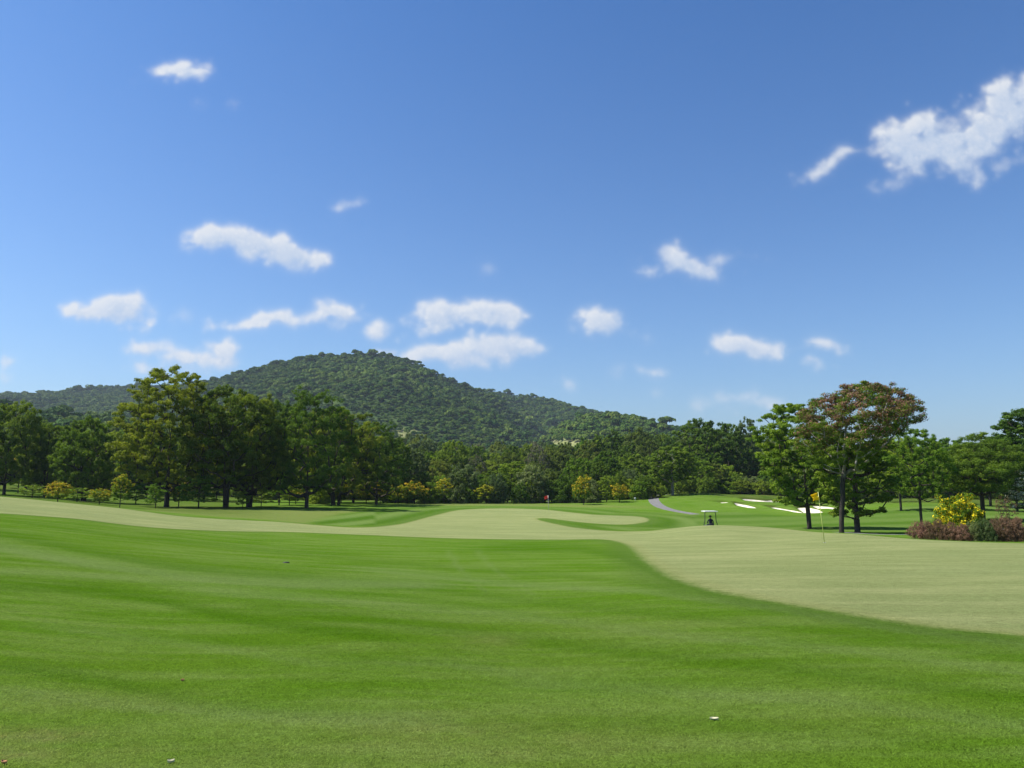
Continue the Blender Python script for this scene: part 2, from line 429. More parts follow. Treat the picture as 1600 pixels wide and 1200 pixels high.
for pl, w, a in [
  ([(-200,818),(0,836),(130,862),(260,886),(400,900),(520,906)], 9, .75),
  ([(-200,800),(0,812),(200,840),(420,862),(700,888),(900,903),(1100,925)], 6, .38),
  ([(-300,905),(0,918),(150,924),(260,942),(350,965),(480,985),(620,1000)], 13, .85),
  ([(500,906),(700,926),(900,950),(1100,968),(1300,990),(1600,1030),(1900,1090)], 9, .5),
  ([(380,950),(600,975),(800,1000),(1000,1025),(1200,1045),(1600,1095),(1900,1140)], 14, .62),
  ([(-200,1025),(0,1045),(120,1060),(250,1088),(330,1108)], 15, .8),
  ([(300,1000),(480,1015),(560,1030),(800,1050)], 8, .35),
  ([(750,860),(900,858),(970,870),(1040,905),(1150,940),(1350,975),(1600,1008)], 11, .75),
  ([(0,1135),(150,1160),(350,1180),(600,1190)], 10, .4),
  ([(350,1110),(500,1120),(800,1140),(1100,1135),(1350,1150),(1600,1190)], 12, .42),
  ([(-200,860),(0,875),(200,892),(420,915),(700,940),(900,975)], 4, .35),
  ([(0,812),(150,822),(330,848),(560,868)], 3, .3)]:
    dark = np.maximum(dark, line_mask(pl, w)*a)
for pl, w, a in [
  ([(-200,850),(0,858),(150,885),(300,905),(450,915),(700,915)], 10, .7),
  ([(-200,885),(0,895),(200,905),(450,935),(650,955),(800,965)], 8, .4),
  ([(560,890),(800,915),(1000,925),(1200,950),(1400,985),(1700,1020)], 6, .5),
  ([(300,925),(600,945),(850,970),(1100,1000),(1300,1015),(1700,1065)], 9, .45),
  ([(0,1085),(150,1100),(260,1110),(450,1125),(700,1130)], 14, .6),
  ([(800,1070),(1000,1080),(1300,1100),(1700,1150)], 14, .45),
  ([(60,980),(300,1010),(500,1040),(700,1040),(900,1070)], 8, .35),
  ([(712,868),(722,890),(750,912)], 3, 0)]:
    pale = np.maximum(pale, line_mask(pl, w)*a)
def track(poly, w, a):
    global pale
    pp = np.array(poly, float)          # pixel y -> x
    x = np.interp(BPY, pp[:, 1], pp[:, 0])
    e = sstep(pp[0, 1]-6, pp[0, 1]+4, BPY)*sstep(pp[-1, 1]+10, pp[-1, 1]-10, BPY)
    pale = np.maximum(pale, np.exp(-((BPX-x)/w)**2)*e*a)
track([(702,862),(712,880),(728,900),(760,925)], 5, .42)
track([(745,860),(762,880),(790,903),(835,930)], 5, .36)
for px, py, rx, ry, a in [(40,1150,150,14,.9),(20,1180,120,14,.8),(700,1150,260,40,.55),(760,1003,60,12,.5),(180,1180,160,30,.4),(800,1165,400,50,.5),(1300,1130,200,40,.25),(1010,980,180,22,.2),(150,1100,200,22,.35),(1090,838,45,6,.5),(1075,808,20,5,.9),(240,830,60,4,.2)]:
    dryA = np.maximum(dryA, a*np.exp(-((BPX-px)/rx)**2-((BPY-py)/ry)**2))
dryA = np.maximum(dryA, .38*sstep(1090, 1210, BPY)*sstep(1100, 500, BPX))
dryA = np.maximum(dryA, line_mask([(240,797),(300,799),(420,801),(520,803)], 5)*1.0)
dryA = np.maximum(dryA, line_mask([(640,789),(800,789.5),(1000,793)], 2.5)*.9)
dryA = np.maximum(dryA, .85*sstep(-1.2, 1.2, poly_sd(VX, VY, DRYF)))
dark = dark*sstep(300, 60, VY*0+np.hypot(VX, VY)); 
gsd = poly_sd(VX, VY, GREEN)
bsd = np.full(len(VX), -50.0)
for b, _ in bk_polys: bsd = np.maximum(bsd, poly_sd(VX, VY, b))
bs2 = np.full(len(VX), -50.0)
for b, _ in bk_polys: bs2 = np.maximum(bs2, poly_sd(VX, VY-1.0, b))
lip_shade = np.where(bsd < .1, np.exp(-((bsd+1.3)/1.7)**2)*sstep(.15, .7, bs2-bsd), 0)  # shade of the far-side bunker lips, put into the turf colour
def unit_dir(a, b):
    a = np.array(a); b = np.array(b); d = b-a; d /= np.linalg.norm(d); return d
p1, p2 = march(520, 818), march(640, 801); d1 = unit_dir(p1, p2)
stripe1 = (VX-p1[0])*d1[1]-(VY-p1[1])*d1[0]
p3, p4 = march(1150, 815), march(1400, 811); d2 = unit_dir(p3, p4)
stripe2 = (VX-p3[0])*d2[1]-(VY-p3[1])*d2[0]
ridx = {'dry': 3, 'striped': 4, 'far': 5}
fwm = np.zeros(len(VX)); st = np.zeros(len(VX))
s4 = poly_sd(VX, VY, STRF); s5 = poly_sd(VX, VY, FARF)
fwm = np.maximum(sstep(-.6, .6, s4), sstep(-1.5, 1.5, s5))
st = np.where(s4 > s5, .5+.5*np.tanh(3*np.sin(stripe1*2*math.pi/4.6)), .5+.24*np.tanh(2*np.sin(stripe2*2*math.pi/9.0+.15*VX))+.16*np.sin(stripe2*.37+VX*.05))
ring = (sstep(-11, -9, gsd)*sstep(.2, -.5, gsd)*sstep(52, 62, np.hypot(VX, VY)))*sstep(560, 640, BPX)*sstep(1120, 1040, BPX)
fwm = np.maximum(fwm, ring*.8); st = np.where(ring > .3, .5+.5*np.sin(gsd*2*math.pi/5.2+1.0), st)
wooded = sstep(128, 150, np.hypot(VX, VY))
wooded = np.maximum(wooded, sstep(470, 330, BPX)*sstep(66, 84, np.hypot(VX, VY))*.75)

def link(name, me, mats, parent=None):
    o = bpy.data.objects.new(name, me); COL.objects.link(o)
    for m in (mats if isinstance(mats, (list, tuple)) else [mats]):
        if m and m.name not in [x.name for x in me.materials if x]: me.materials.append(m)
    if parent: o.parent = parent
    return o
def np_mesh(name, V, Fc, smooth=True):
    """V (n,3); Fc (m,k) with constant k"""
    me = bpy.data.meshes.new(name)
    V = np.ascontiguousarray(V, np.float32); Fc = np.ascontiguousarray(Fc, np.int32)
    k = Fc.shape[1]
    me.vertices.add(len(V)); me.vertices.foreach_set('co', V.ravel())
    me.loops.add(Fc.size); me.loops.foreach_set('vertex_index', Fc.ravel())
    me.polygons.add(len(Fc))
    me.polygons.foreach_set('loop_start', np.arange(0, Fc.size, k, dtype=np.int32))
    me.polygons.foreach_set('loop_total', np.full(len(Fc), k, np.int32))
    me.polygons.foreach_set('use_smooth', np.full(len(Fc), smooth))
    me.update(calc_edges=True)
    return me
def fattr(me, name, vals, dom='POINT'):
    a = me.attributes.new(name, 'FLOAT', dom); a.data.foreach_set('value', np.ascontiguousarray(vals, np.float32))

# ------------------------------------------------------------------ materials
class MB:
    def __init__(s, name):
        s.m = bpy.data.materials.new(name); s.m.use_nodes = True
        s.N, s.L = s.m.node_tree.nodes, s.m.node_tree.links
        s.b = s.N['Principled BSDF']; s.out = s.N['Material Output']
    def put(s, sock, v):
        if isinstance(v, (int, float)): sock.default_value = v
        elif isinstance(v, tuple): sock.default_value = v if len(v) == 4 or sock.type == 'VECTOR' else v+(1,)
        else: s.L.new(v, sock)
    def math(s, op, a, b=None, c=None, clamp=False):
        n = s.N.new('ShaderNodeMath'); n.operation = op; n.use_clamp = clamp
        for i, v in enumerate((a, b, c)):
            if v is not None: s.put(n.inputs[i], v)
        return n.outputs[0]
    def mix(s, f, a, b, mode='MIX'):
        n = s.N.new('ShaderNodeMix'); n.data_type = 'RGBA'; n.blend_type = mode
        s.put(n.inputs[0], f); s.put(n.inputs[6], a); s.put(n.inputs[7], b); return n.outputs[2]
    def noise(s, scale, detail=4, rough=.5, vec=None, w=None):
        n = s.N.new('ShaderNodeTexNoise'); n.inputs['Scale'].default_value = scale
        n.inputs['Detail'].default_value = detail; n.inputs['Roughness'].default_value = rough
        s.L.new(vec if vec is not None else s.pos(), n.inputs['Vector']); return n.outputs[0]
    def pos(s):
        if not hasattr(s, '_p'): s._p = s.N.new('ShaderNodeNewGeometry').outputs['Position']
        return s._p
    def obj(s):
        if not hasattr(s, '_o'): s._o = s.N.new('ShaderNodeTexCoord').outputs['Object']
        return s._o
    def attr(s, n_):
        n = s.N.new('ShaderNodeAttribute'); n.attribute_name = n_
        if getattr(s, 'inst', False): n.attribute_type = 'INSTANCER'
        return n.outputs['Fac']
    def range(s, v, a, b, c=0., d=1., smooth=True):
        n = s.N.new('ShaderNodeMapRange'); n.interpolation_type = 'SMOOTHSTEP' if smooth else 'LINEAR'
        s.put(n.inputs[0], v)
        for i, q in enumerate((a, b, c, d)): n.inputs[i+1].default_value = q
        return n.outputs[0]
    def scale(s, vec, xyz, rot=0):
        n = s.N.new('ShaderNodeMapping'); n.inputs['Scale'].default_value = xyz; n.inputs['Rotation'].default_value = (0, 0, rot)
        s.L.new(vec, n.inputs['Vector']); return n.outputs[0]
    def bump(s, h, strength=.3, dist=.02):
        n = s.N.new('ShaderNodeBump'); n.inputs['Strength'].default_value = strength; n.inputs['Distance'].default_value = dist
        s.L.new(h, n.inputs['Height']); s.L.new(n.outputs[0], s.b.inputs['Normal'])
    def fin(s, col, rough=.8, spec=.3):
        s.put(s.b.inputs['Base Color'], col); s.put(s.b.inputs['Roughness'], rough); s.b.inputs['Specular IOR Level'].default_value = spec
        return s.m
def plain(name, col, rough=.6, spec=.4, var=.12, sc=8):
    m = MB(name); n = m.noise(sc, 4, .6, m.obj())
    f = m.range(n, .3, .7)
    c = m.mix(f, tuple(x*(1-var) for x in col), tuple(min(1, x*(1+var)) for x in col))
    return m.fin(c, rough, spec)

def turf(blades=False):
    m = MB('turf_blades' if blades else 'turf'); m.inst = blades
    gd = m.attr('gd'); bd = m.attr('bd'); dk = m.attr('dark'); pl = m.attr('pale'); dr = m.attr('dry'); fw = m.attr('fw'); st_ = m.attr('st'); wd = m.attr('wooded')
    mow = m.scale(m.pos(), (.35, 1.5, 1), math.radians(-24))
    n_str = m.noise(.9, 5, .6, mow)
    n_big = m.noise(.16, 4, .55)
    n_med = m.noise(2.2, 5, .65)
    n_f = m.noise(38, 4, .75)
    n_ff = m.noise(130, 2, .7)
    base = m.mix(m.range(n_big, .35, .65), (.072, .150, .009), (.088, .160, .014))
    base = m.mix(m.range(n_str, .38, .66), base, (.116, .182, .032))
    base = m.mix(m.math('MULTIPLY', m.math('MULTIPLY', dk, .75), m.range(n_med, .2, .6, .75, 1.)), base, (.042, .108, .003))
    base = m.mix(m.math('MULTIPLY', pl, .8), base, (.138, .188, .060))
    drn = m.math('MULTIPLY', dr, m.range(n_med, .25, .7, .55, 1.2), clamp=True)
    base = m.mix(drn, base, (.142, .172, .046))
    brown = m.math('MULTIPLY', m.math('MULTIPLY', dr, dr), m.range(m.noise(5, 5, .7), .5, .75, 0, .6))
    base = m.mix(brown, base, (.17, .13, .055))
    # far rough a little yellower, with cloudy variation
    fwcol = m.mix(st_, (.046, .104, .008), (.122, .180, .044))
    base = m.mix(m.math('MULTIPLY', fw, .85), base, fwcol)
    wdn = m.mix(m.range(m.noise(.35, 5, .6), .35, .7), (.045, .090, .010), (.105, .125, .03))
    base = m.mix(wd, base, wdn)
    # putting surface
    n_m2 = m.noise(9, 4, .7)
    gvec = m.scale(m.pos(), (.25, 1.0, 1), math.radians(-12))
    gp = m.noise(.9, 6, .7, gvec)
    gcol = m.mix(m.range(gp, .38, .66), (.186, .216, .080), (.250, .268, .110))
    gcol = m.mix(m.range(m.noise(.18, 4, .6, gvec), .45, .7, 0, .5), gcol, (.170, .208, .080))
    gcol = m.mix(m.range(n_med, .62, .8, 0, .5), gcol, (.235, .225, .10))
    wob = m.math('MULTIPLY_ADD', m.math('ADD', m.math('SUBTRACT', n_med, .5), m.math('SUBTRACT', n_m2, .5)), .5, gd)
    # collar around the putting surface
    collar = m.math('MULTIPLY', m.range(wob, -1.6, -.5), .55)
    base = m.mix(collar, base, (.070, .120, .022))
    edge = m.range(m.math('ABSOLUTE', m.math('SUBTRACT', gd, .15)), .0, .5, .35, 0)
    c = m.mix(m.range(wob, -.35, .22), base, gcol)
    c = m.mix(edge, c, (.205, .215, .075))
    # lip of bunkers: rougher, browner; far side has its shade painted into the colour
    c = m.mix(m.math('MULTIPLY', m.attr('lip'), .85), c, (.050, .058, .014))
    lip = m.range(m.math('ABSOLUTE', bd), .0, .7, .45, 0)
    c = m.mix(lip, c, (.075, .085, .022))
    grain = m.noise(14, 3, .6, m.scale(m.pos(), (.5, 2.2, 1), math.radians(-18)))
    spk = m.math('ADD', m.math('MULTIPLY', m.math('SUBTRACT', n_f, .5), 2.0), m.math('MULTIPLY', m.math('SUBTRACT', n_ff, .5), 2.2))
    spk = m.math('ADD', spk, m.math('MULTIPLY', m.math('SUBTRACT', n_m2, .5), .9))
    spk = m.math('ADD', spk, m.math('MULTIPLY', m.math('SUBTRACT', grain, .5), .9))
    if blades:
        oi = m.N.new('ShaderNodeAttribute'); oi.attribute_name = 'v'
        spk = m.math('MULTIPLY', m.math('SUBTRACT', oi.outputs['Fac'], .25), .8)
    br = m.math('MULTIPLY_ADD', spk, .75, 1.42 if blades else 1.0)
    n = m.N.new('ShaderNodeVectorMath'); n.operation = 'SCALE'; m.L.new(c, n.inputs[0]); m.L.new(br, n.inputs['Scale'])
    if not blades: m.bump(m.math('ADD', n_f, m.math('MULTIPLY', n_ff, .6)), .8, .03)
    mm = m.fin(n.outputs[0], .9, .0)
    if blades:
        up = m.N.new('ShaderNodeCombineXYZ'); up.inputs[2].default_value = 1.0; up.inputs[0].default_value = -.1
        m.L.new(up.outputs[0], m.b.inputs['Normal'])
        tr = m.N.new('ShaderNodeBsdfTranslucent'); m.L.new(n.outputs[0], tr.inputs[0])
        mx = m.N.new('ShaderNodeMixShader'); mx.inputs[0].default_value = .3
        m.L.new(m.b.outputs[0], mx.inputs[1]); m.L.new(tr.outputs[0], mx.inputs[2]); m.L.new(mx.outputs[0], m.out.inputs[0])
    return mm
M_TURF = turf(); M_BLADE = turf(True)
m = MB('sand'); M_SAND = (m.bump(m.noise(14, 4, .6), .4, .05), m.fin(m.mix(m.range(m.noise(2.5, 4, .6), .3, .7), (.55, .49, .38), (.66, .60, .49)), .95, .1))[1]
m = MB('asphalt'); M_PATH = m.fin(m.mix(m.range(m.noise(3, 6, .7), .3, .7), (.135, .130, .122), (.21, .205, .195)), .95, .0)

lab = {'green': 'putting_green', 'path': 'cart_path', 'dry': 'dry_fairway', 'striped': 'striped_fairway', 'far': 'far_fairway', 'bunker': 'sand_bunker'}
def sub_ground(name, mask, mat):
    idx = np.unique(T[mask]); rm = np.full(len(VX), -1); rm[idx] = np.arange(len(idx))
    me = np_mesh(name, np.stack([VX[idx], VY[idx], VZ[idx]], 1), rm[T[mask]])
    for n_, a in (('gd', np.clip(gsd, -50, 50)), ('bd', bsd), ('dark', dark), ('pale', pale), ('dry', dryA), ('fw', fwm), ('st', st), ('wooded', wooded), ('lip', lip_shade)):
        fattr(me, n_, a[idx])
    me.normals_split_custom_set_from_vertices([tuple(v) for v in NN[idx]])
    o = link(name, me, mat); o['kind'] = 'structure'
    return o
# orientation: make all triangles face up
A0, B0, C0 = T[:, 0], T[:, 1], T[:, 2]
cr = (VX[B0]-VX[A0])*(VY[C0]-VY[A0])-(VY[B0]-VY[A0])*(VX[C0]-VX[A0])
T[cr < 0] = T[cr < 0][:, ::-1]
sub_ground('ground', owner == 0, M_TURF)
for i, (nme, poly) in enumerate(regions):
    if nme == 'bunker': continue
    sub_ground(lab[nme], owner == i+1, M_PATH if nme == 'path' else M_TURF)
for i, (nme, poly) in enumerate(regions):
    if nme == 'bunker': sub_ground('sand_bunker', owner == i+1, M_SAND)
# ground under the camera, closing the ring
nn = 48; a = np.linspace(0, 2*math.pi, nn, endpoint=False)
V = np.concatenate([[[0, 0, 0]], np.stack([1.25*np.sin(a), 1.25*np.cos(a), np.zeros(nn)-.002], 1)])
me = np_mesh('ground', V, np.array([(0, 1+(i+1) % nn, 1+i) for i in range(nn)]))
for n_ in ('gd', 'bd'): fattr(me, n_, np.full(len(V), -40.))
for n_ in ('dark', 'pale', 'fw', 'st', 'wooded', 'lip'): fattr(me, n_, np.zeros(len(V)))
fattr(me, 'dry', np.full(len(V), .4))
link('ground', me, M_TURF)['kind'] = 'structure'

# ---- wooded hills terrain beyond
m = MB('hill_soil'); M_HILL = m.fin(m.mix(m.attr('clearing'), m.mix(m.range(m.noise(.05, 5, .6), .35, .65), (.035, .065, .018), (.07, .10, .03)), m.mix(m.range(m.noise(.2, 4, .6), .3, .7), (.16, .19, .06), (.26, .25, .12))), .95, .0)
rr = np.exp(np.linspace(math.log(318), math.log(3200), 130)); pp = np.linspace(-math.pi, math.pi, 420)
RR, PP = np.meshgrid(rr, pp, indexing='ij')
HX, HY = RR*np.sin(PP), RR*np.cos(PP)
wfront = sstep(2.2, 1.2, np.abs(PP))
HZ = hill_h(HX, HY)*wfront*sstep(3200, 2400, RR)
HZ = np.where(RR < 331, H(HX, HY, False)-.4, HZ)
ii = np.arange(RR.size).reshape(RR.shape)
Q = np.stack([ii[:-1, :-1].ravel(), ii[:-1, 1:].ravel(), ii[1:, 1:].ravel(), ii[1:, :-1].ravel()], 1)[:, ::-1]
me = np_mesh('hills', np.stack([HX.ravel(), HY.ravel(), HZ.ravel()], 1), Q)
_d = HY*C_+(HZ-EYE)*S_; _qx = 800+F*HX/np.maximum(_d, 1); _qy = 600-F*((HZ-EYE)*C_-HY*S_)/np.maximum(_d, 1)
_cl = np.zeros(HX.shape)
for a_, b_, c_, d_ in ((886, 690, 36, 9), (634, 677, 15, 7)): _cl = np.maximum(_cl, ((((_qx-a_)/c_)**2+((_qy-b_)/d_)**2) < 1)*(HY > 0)*(RR < 900)*1.0)
fattr(me, 'clearing', _cl.ravel())
link('hills', me, M_HILL)['kind'] = 'structure'


# ------------------------------------------------------------------ grass blades of the nearest turf
gcol_ = bpy.data.collections.new('grass_patches')
for i in range(4):
    r = np.random.RandomState(300+i); n = 90
    bp = np.stack([r.uniform(-.055, .055, n), r.uniform(-.055, .055, n), np.zeros(n)], 1)
    ld = r.randn(n, 2)*.9; hh = r.uniform(.004, .009, n); az = r.uniform(0, math.pi, n); w = r.uniform(.0012, .0022, n)
    wd_ = np.stack([np.cos(az), np.sin(az), np.zeros(n)], 1)*w[:, None]
    tip = bp+np.concatenate([ld*hh[:, None], hh[:, None]], 1)
    mid = bp+np.concatenate([ld*hh[:, None]*.3, hh[:, None]*.55], 1)
    V = np.stack([bp-wd_, bp+wd_, mid+wd_*.8, tip, mid-wd_*.8], 1).reshape(-1, 3)
    me = np_mesh('grass_patch', V, np.arange(5*n).reshape(n, 5), False); fattr(me, 'v', np.repeat(r.rand(n), 5))
    me.materials.append(M_BLADE); o = bpy.data.objects.new('grass_patch', me); gcol_.objects.link(o)
r = np.random.RandomState(8)
gs = .082
gxx, gyy = np.meshgrid(np.arange(-13, 13, gs), np.arange(3.2, 15.5, gs))
gxx = (gxx+r.uniform(-.5, .5, gxx.shape)*gs).ravel(); gyy = (gyy+r.uniform(-.5, .5, gyy.shape)*gs).ravel()
k = (np.abs(gxx) < gyy*.78+.5); gxx, gyy = gxx[k], gyy[k]
k = poly_sd(gxx, gyy, GREEN) < -.02; gxx, gyy = gxx[k], gyy[k]
from mathutils.kdtree import KDTree
near = np.nonzero((np.hypot(VX, VY) < 20) & (VY > 0))[0]
kd = KDTree(len(near))
for q_, i in enumerate(near): kd.insert((VX[i], VY[i], 0), q_)
kd.balance()
ni = np.array([[near[t[1]] for t in kd.find_n((a, b, 0), 3)] for a, b in zip(gxx, gyy)])
dw = 1/(np.hypot(VX[ni]-gxx[:, None], VY[ni]-gyy[:, None])+.02); dw /= dw.sum(1)[:, None]
me = bpy.data.meshes.new('grass'); me.vertices.add(len(gxx)); me.vertices.foreach_set('co', np.stack([gxx, gyy, H(gxx, gyy)-.001], 1).astype(np.float32).ravel())
for n_, a in (('gd', np.clip(gsd, -50, 50)), ('bd', bsd), ('dark', dark), ('pale', pale), ('dry', dryA), ('fw', fwm), ('st', st), ('wooded', wooded), ('lip', lip_shade)):
    fattr(me, n_, (a[ni]*dw).sum(1))
fade = sstep(15.5, 7, np.hypot(gxx, gyy)); fattr(me, 'size', .25+.85*fade+r.uniform(-.1, .1, len(gxx))); fattr(me, 'turn', r.uniform(0, 6.28, len(gxx)))
gro = link('grass', me, None); gro['kind'] = 'stuff'; gro['label'] = 'short mown grass blades of the near fairway'
def scatter(obj_, coll):
    ng = bpy.data.node_groups.new('scatter', 'GeometryNodeTree')
    ng.interface.new_socket('Geometry', in_out='INPUT', socket_type='NodeSocketGeometry'); ng.interface.new_socket('Geometry', in_out='OUTPUT', socket_type='NodeSocketGeometry')
    gi, go = ng.nodes.new('NodeGroupInput'), ng.nodes.new('NodeGroupOutput')
    ip = ng.nodes.new('GeometryNodeInstanceOnPoints'); ci = ng.nodes.new('GeometryNodeCollectionInfo')
    ci.inputs['Collection'].default_value = coll; ci.inputs['Separate Children'].default_value = True; ci.inputs['Reset Children'].default_value = True
    ip.inputs['Pick Instance'].default_value = True
    na = ng.nodes.new('GeometryNodeInputNamedAttribute'); na.data_type = 'FLOAT'; na.inputs['Name'].default_value = 'size'
    nt = ng.nodes.new('GeometryNodeInputNamedAttribute'); nt.data_type = 'FLOAT'; nt.inputs['Name'].default_value = 'turn'
    cx3 = ng.nodes.new('ShaderNodeCombineXYZ'); e2r = ng.nodes.new('FunctionNodeEulerToRotation')
    ng.links.new(nt.outputs[0], cx3.inputs[2]); ng.links.new(cx3.outputs[0], e2r.inputs[0]); ng.links.new(e2r.outputs[0], ip.inputs['Rotation'])
    ng.links.new(na.outputs[0], ip.inputs['Scale'])
    mtp = ng.nodes.new('GeometryNodeMeshToPoints'); ng.links.new(gi.outputs[0], mtp.inputs[0]); ng.links.new(mtp.outputs[0], ip.inputs['Points'])
    ng.links.new(ci.outputs[0], ip.inputs['Instance']); ng.links.new(ip.outputs[0], go.inputs[0])
    md = obj_.modifiers.new('scatter', 'NODES'); md.node_group = ng
scatter(gro, gcol_)

# ------------------------------------------------------------------ foliage materials
def leaf_mat(name, dark_c, mid_c, light_c, trans=.48, objvar=.12, rough=.55):
    m = MB(name)
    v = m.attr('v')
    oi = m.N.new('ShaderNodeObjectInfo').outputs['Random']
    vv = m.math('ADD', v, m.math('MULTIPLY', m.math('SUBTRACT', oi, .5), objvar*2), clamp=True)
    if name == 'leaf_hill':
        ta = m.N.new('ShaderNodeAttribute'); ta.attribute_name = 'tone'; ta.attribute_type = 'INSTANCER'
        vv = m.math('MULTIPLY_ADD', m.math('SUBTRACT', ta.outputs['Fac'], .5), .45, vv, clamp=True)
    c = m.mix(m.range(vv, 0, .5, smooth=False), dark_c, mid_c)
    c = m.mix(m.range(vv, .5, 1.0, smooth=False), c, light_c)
    hs = m.N.new('ShaderNodeHueSaturation'); m.L.new(c, hs.inputs['Color'])
    m.put(hs.inputs['Hue'], m.math('MULTIPLY_ADD', oi, -.035, .509))
    m.put(hs.inputs['Value'], m.math('MULTIPLY_ADD', oi, .34, .98))
    c = hs.outputs[0]
    m.fin(c, rough, .04 if name == 'leaf_hill' else .10)
    tr = m.N.new('ShaderNodeBsdfTranslucent'); m.L.new(m.mix(.5, c, (.85, 1, .25), 'MULTIPLY'), tr.inputs[0])
    mx = m.N.new('ShaderNodeMixShader'); mx.inputs[0].default_value = trans
    m.L.new(m.b.outputs[0], mx.inputs[1]); m.L.new(tr.outputs[0], mx.inputs[2]); m.L.new(mx.outputs[0], m.out.inputs[0])
    return m.m
M_LEAF = {
 'dark':   leaf_mat('leaf_dark', (.032, .070, .009), (.074, .138, .014), (.150, .225, .020)),
 'mid':    leaf_mat('leaf_mid', (.044, .088, .010), (.104, .176, .016), (.200, .280, .025)),
 'yellow': leaf_mat('leaf_yellowgreen', (.056, .092, .009), (.135, .184, .014), (.250, .290, .020)),
 'olive':  leaf_mat('leaf_olive', (.056, .088, .014), (.114, .160, .024), (.200, .245, .038)),
 'grey':   leaf_mat('leaf_greyish', (.062, .094, .032), (.118, .165, .056), (.190, .240, .090)),
 'bright': leaf_mat('leaf_bright', (.050, .110, .009), (.120, .215, .016), (.245, .335, .027)),
 'hill':   leaf_mat('leaf_hill', (.019, .053, .008), (.052, .110, .015), (.108, .172, .026), trans=.15, objvar=.20),
 'brown':  leaf_mat('leaf_brownish', (.07, .08, .035), (.13, .130, .065), (.20, .19, .10), trans=.2),
 'plum':   leaf_mat('leaf_plum', (.070, .058, .024), (.150, .092, .050), (.28, .175, .105), trans=.2),
}
M_RED = leaf_mat('pod_red', (.085, .046, .026), (.17, .088, .052), (.27, .155, .095), trans=.2, objvar=.02)
M_YEL = leaf_mat('petal_yellow', (.50, .34, .01), (.70, .50, .012), (.85, .66, .02), trans=.25, objvar=.02)
M_ORA = leaf_mat('leaf_golden', (.24, .20, .01), (.44, .35, .012), (.62, .50, .02), trans=.3, objvar=.05)
M_WHT = leaf_mat('petal_white', (.5, .48, .35), (.65, .62, .5), (.8, .78, .65), trans=.2, objvar=.02)
def bark(name, a, b):
    m = MB(name); o = m.scale(m.obj(), (1, 1, .25))
    n = m.noise(7, 6, .7, o); m.bump(n, .6, .04)
    return m.fin(m.mix(m.range(n, .3, .7), a, b), .9, .15)
M_BARK = bark('bark_dark', (.030, .024, .018), (.085, .070, .055))
M_BARKP = bark('bark_pale', (.12, .10, .08), (.30, .27, .23))
def bark_two():
    m = MB('bark_two_tone'); o = m.scale(m.obj(), (1, 1, .25)); n = m.noise(7, 6, .7, o); m.bump(n, .6, .04)
    sp = m.N.new('ShaderNodeSeparateXYZ'); m.L.new(m.obj(), sp.inputs[0])
    f = m.range(m.math('ADD', sp.outputs[2], m.math('MULTIPLY', n, 1.5)), 4.6, 6.0)
    c1 = m.mix(m.range(n, .3, .7), (.020, .017, .014), (.060, .052, .042)); c2 = m.mix(m.range(n, .3, .7), (.16, .14, .12), (.36, .33, .29))
    return m.fin(m.mix(f, c1, c2), .9, .15)
M_BARKT = bark_two()

# ------------------------------------------------------------------ tree builder
def rdir(r, n):
    v = r.randn(n, 3); return v/np.linalg.norm(v, axis=1)[:, None]
def leaves_mesh(name, P_, Nn, size, v, r, aspect=.5):
    """folded rhombic leaves: P_ centres, Nn normals"""
    n = len(P_)
    t = np.cross(Nn, rdir(r, n)); t /= np.linalg.norm(t, axis=1)[:, None]+1e-9
    b = np.cross(Nn, t)
    s = (size*r.uniform(.65, 1.35, n))[:, None]
    a0 = P_-t*s*.5; a2 = P_+t*s*.5
    a1 = P_+b*s*aspect*.5+Nn*s*.10; a3 = P_-b*s*aspect*.5+Nn*s*.10
    V = np.stack([a0, a1, a2, a3], 1).reshape(-1, 3)
    me = np_mesh(name, V, np.arange(4*n).reshape(n, 4), False)
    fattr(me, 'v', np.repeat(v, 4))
    return me
def tube_mesh(name, segs, sides=6):
    """segs: list of (p0, p1, r0, r1)"""
    Vv, Ff, o = [], [], 0
    ang = np.arange(sides)*2*math.pi/sides
    for p0, p1, r0, r1 in segs:
        p0 = np.array(p0, float); p1 = np.array(p1, float)
        d = p1-p0; L = np.linalg.norm(d)
        if L < 1e-6: continue
        d /= L; h = np.array([1., 0, 0]) if abs(d[0]) < .8 else np.array([0, 1., 0])
        u = np.cross(d, h); u /= np.linalg.norm(u); w = np.cross(d, u)
        ring = np.cos(ang)[:, None]*u+np.sin(ang)[:, None]*w
        Vv.append(p0-d*r0*.3+ring*r0); Vv.append(p1+d*r1*.3+ring*r1)
        for i in range(sides):
            j = (i+1) % sides; Ff.append((o+i, o+j, o+sides+j, o+sides+i))
        o += 2*sides
    return np_mesh(name, np.concatenate(Vv), np.array(Ff), True)

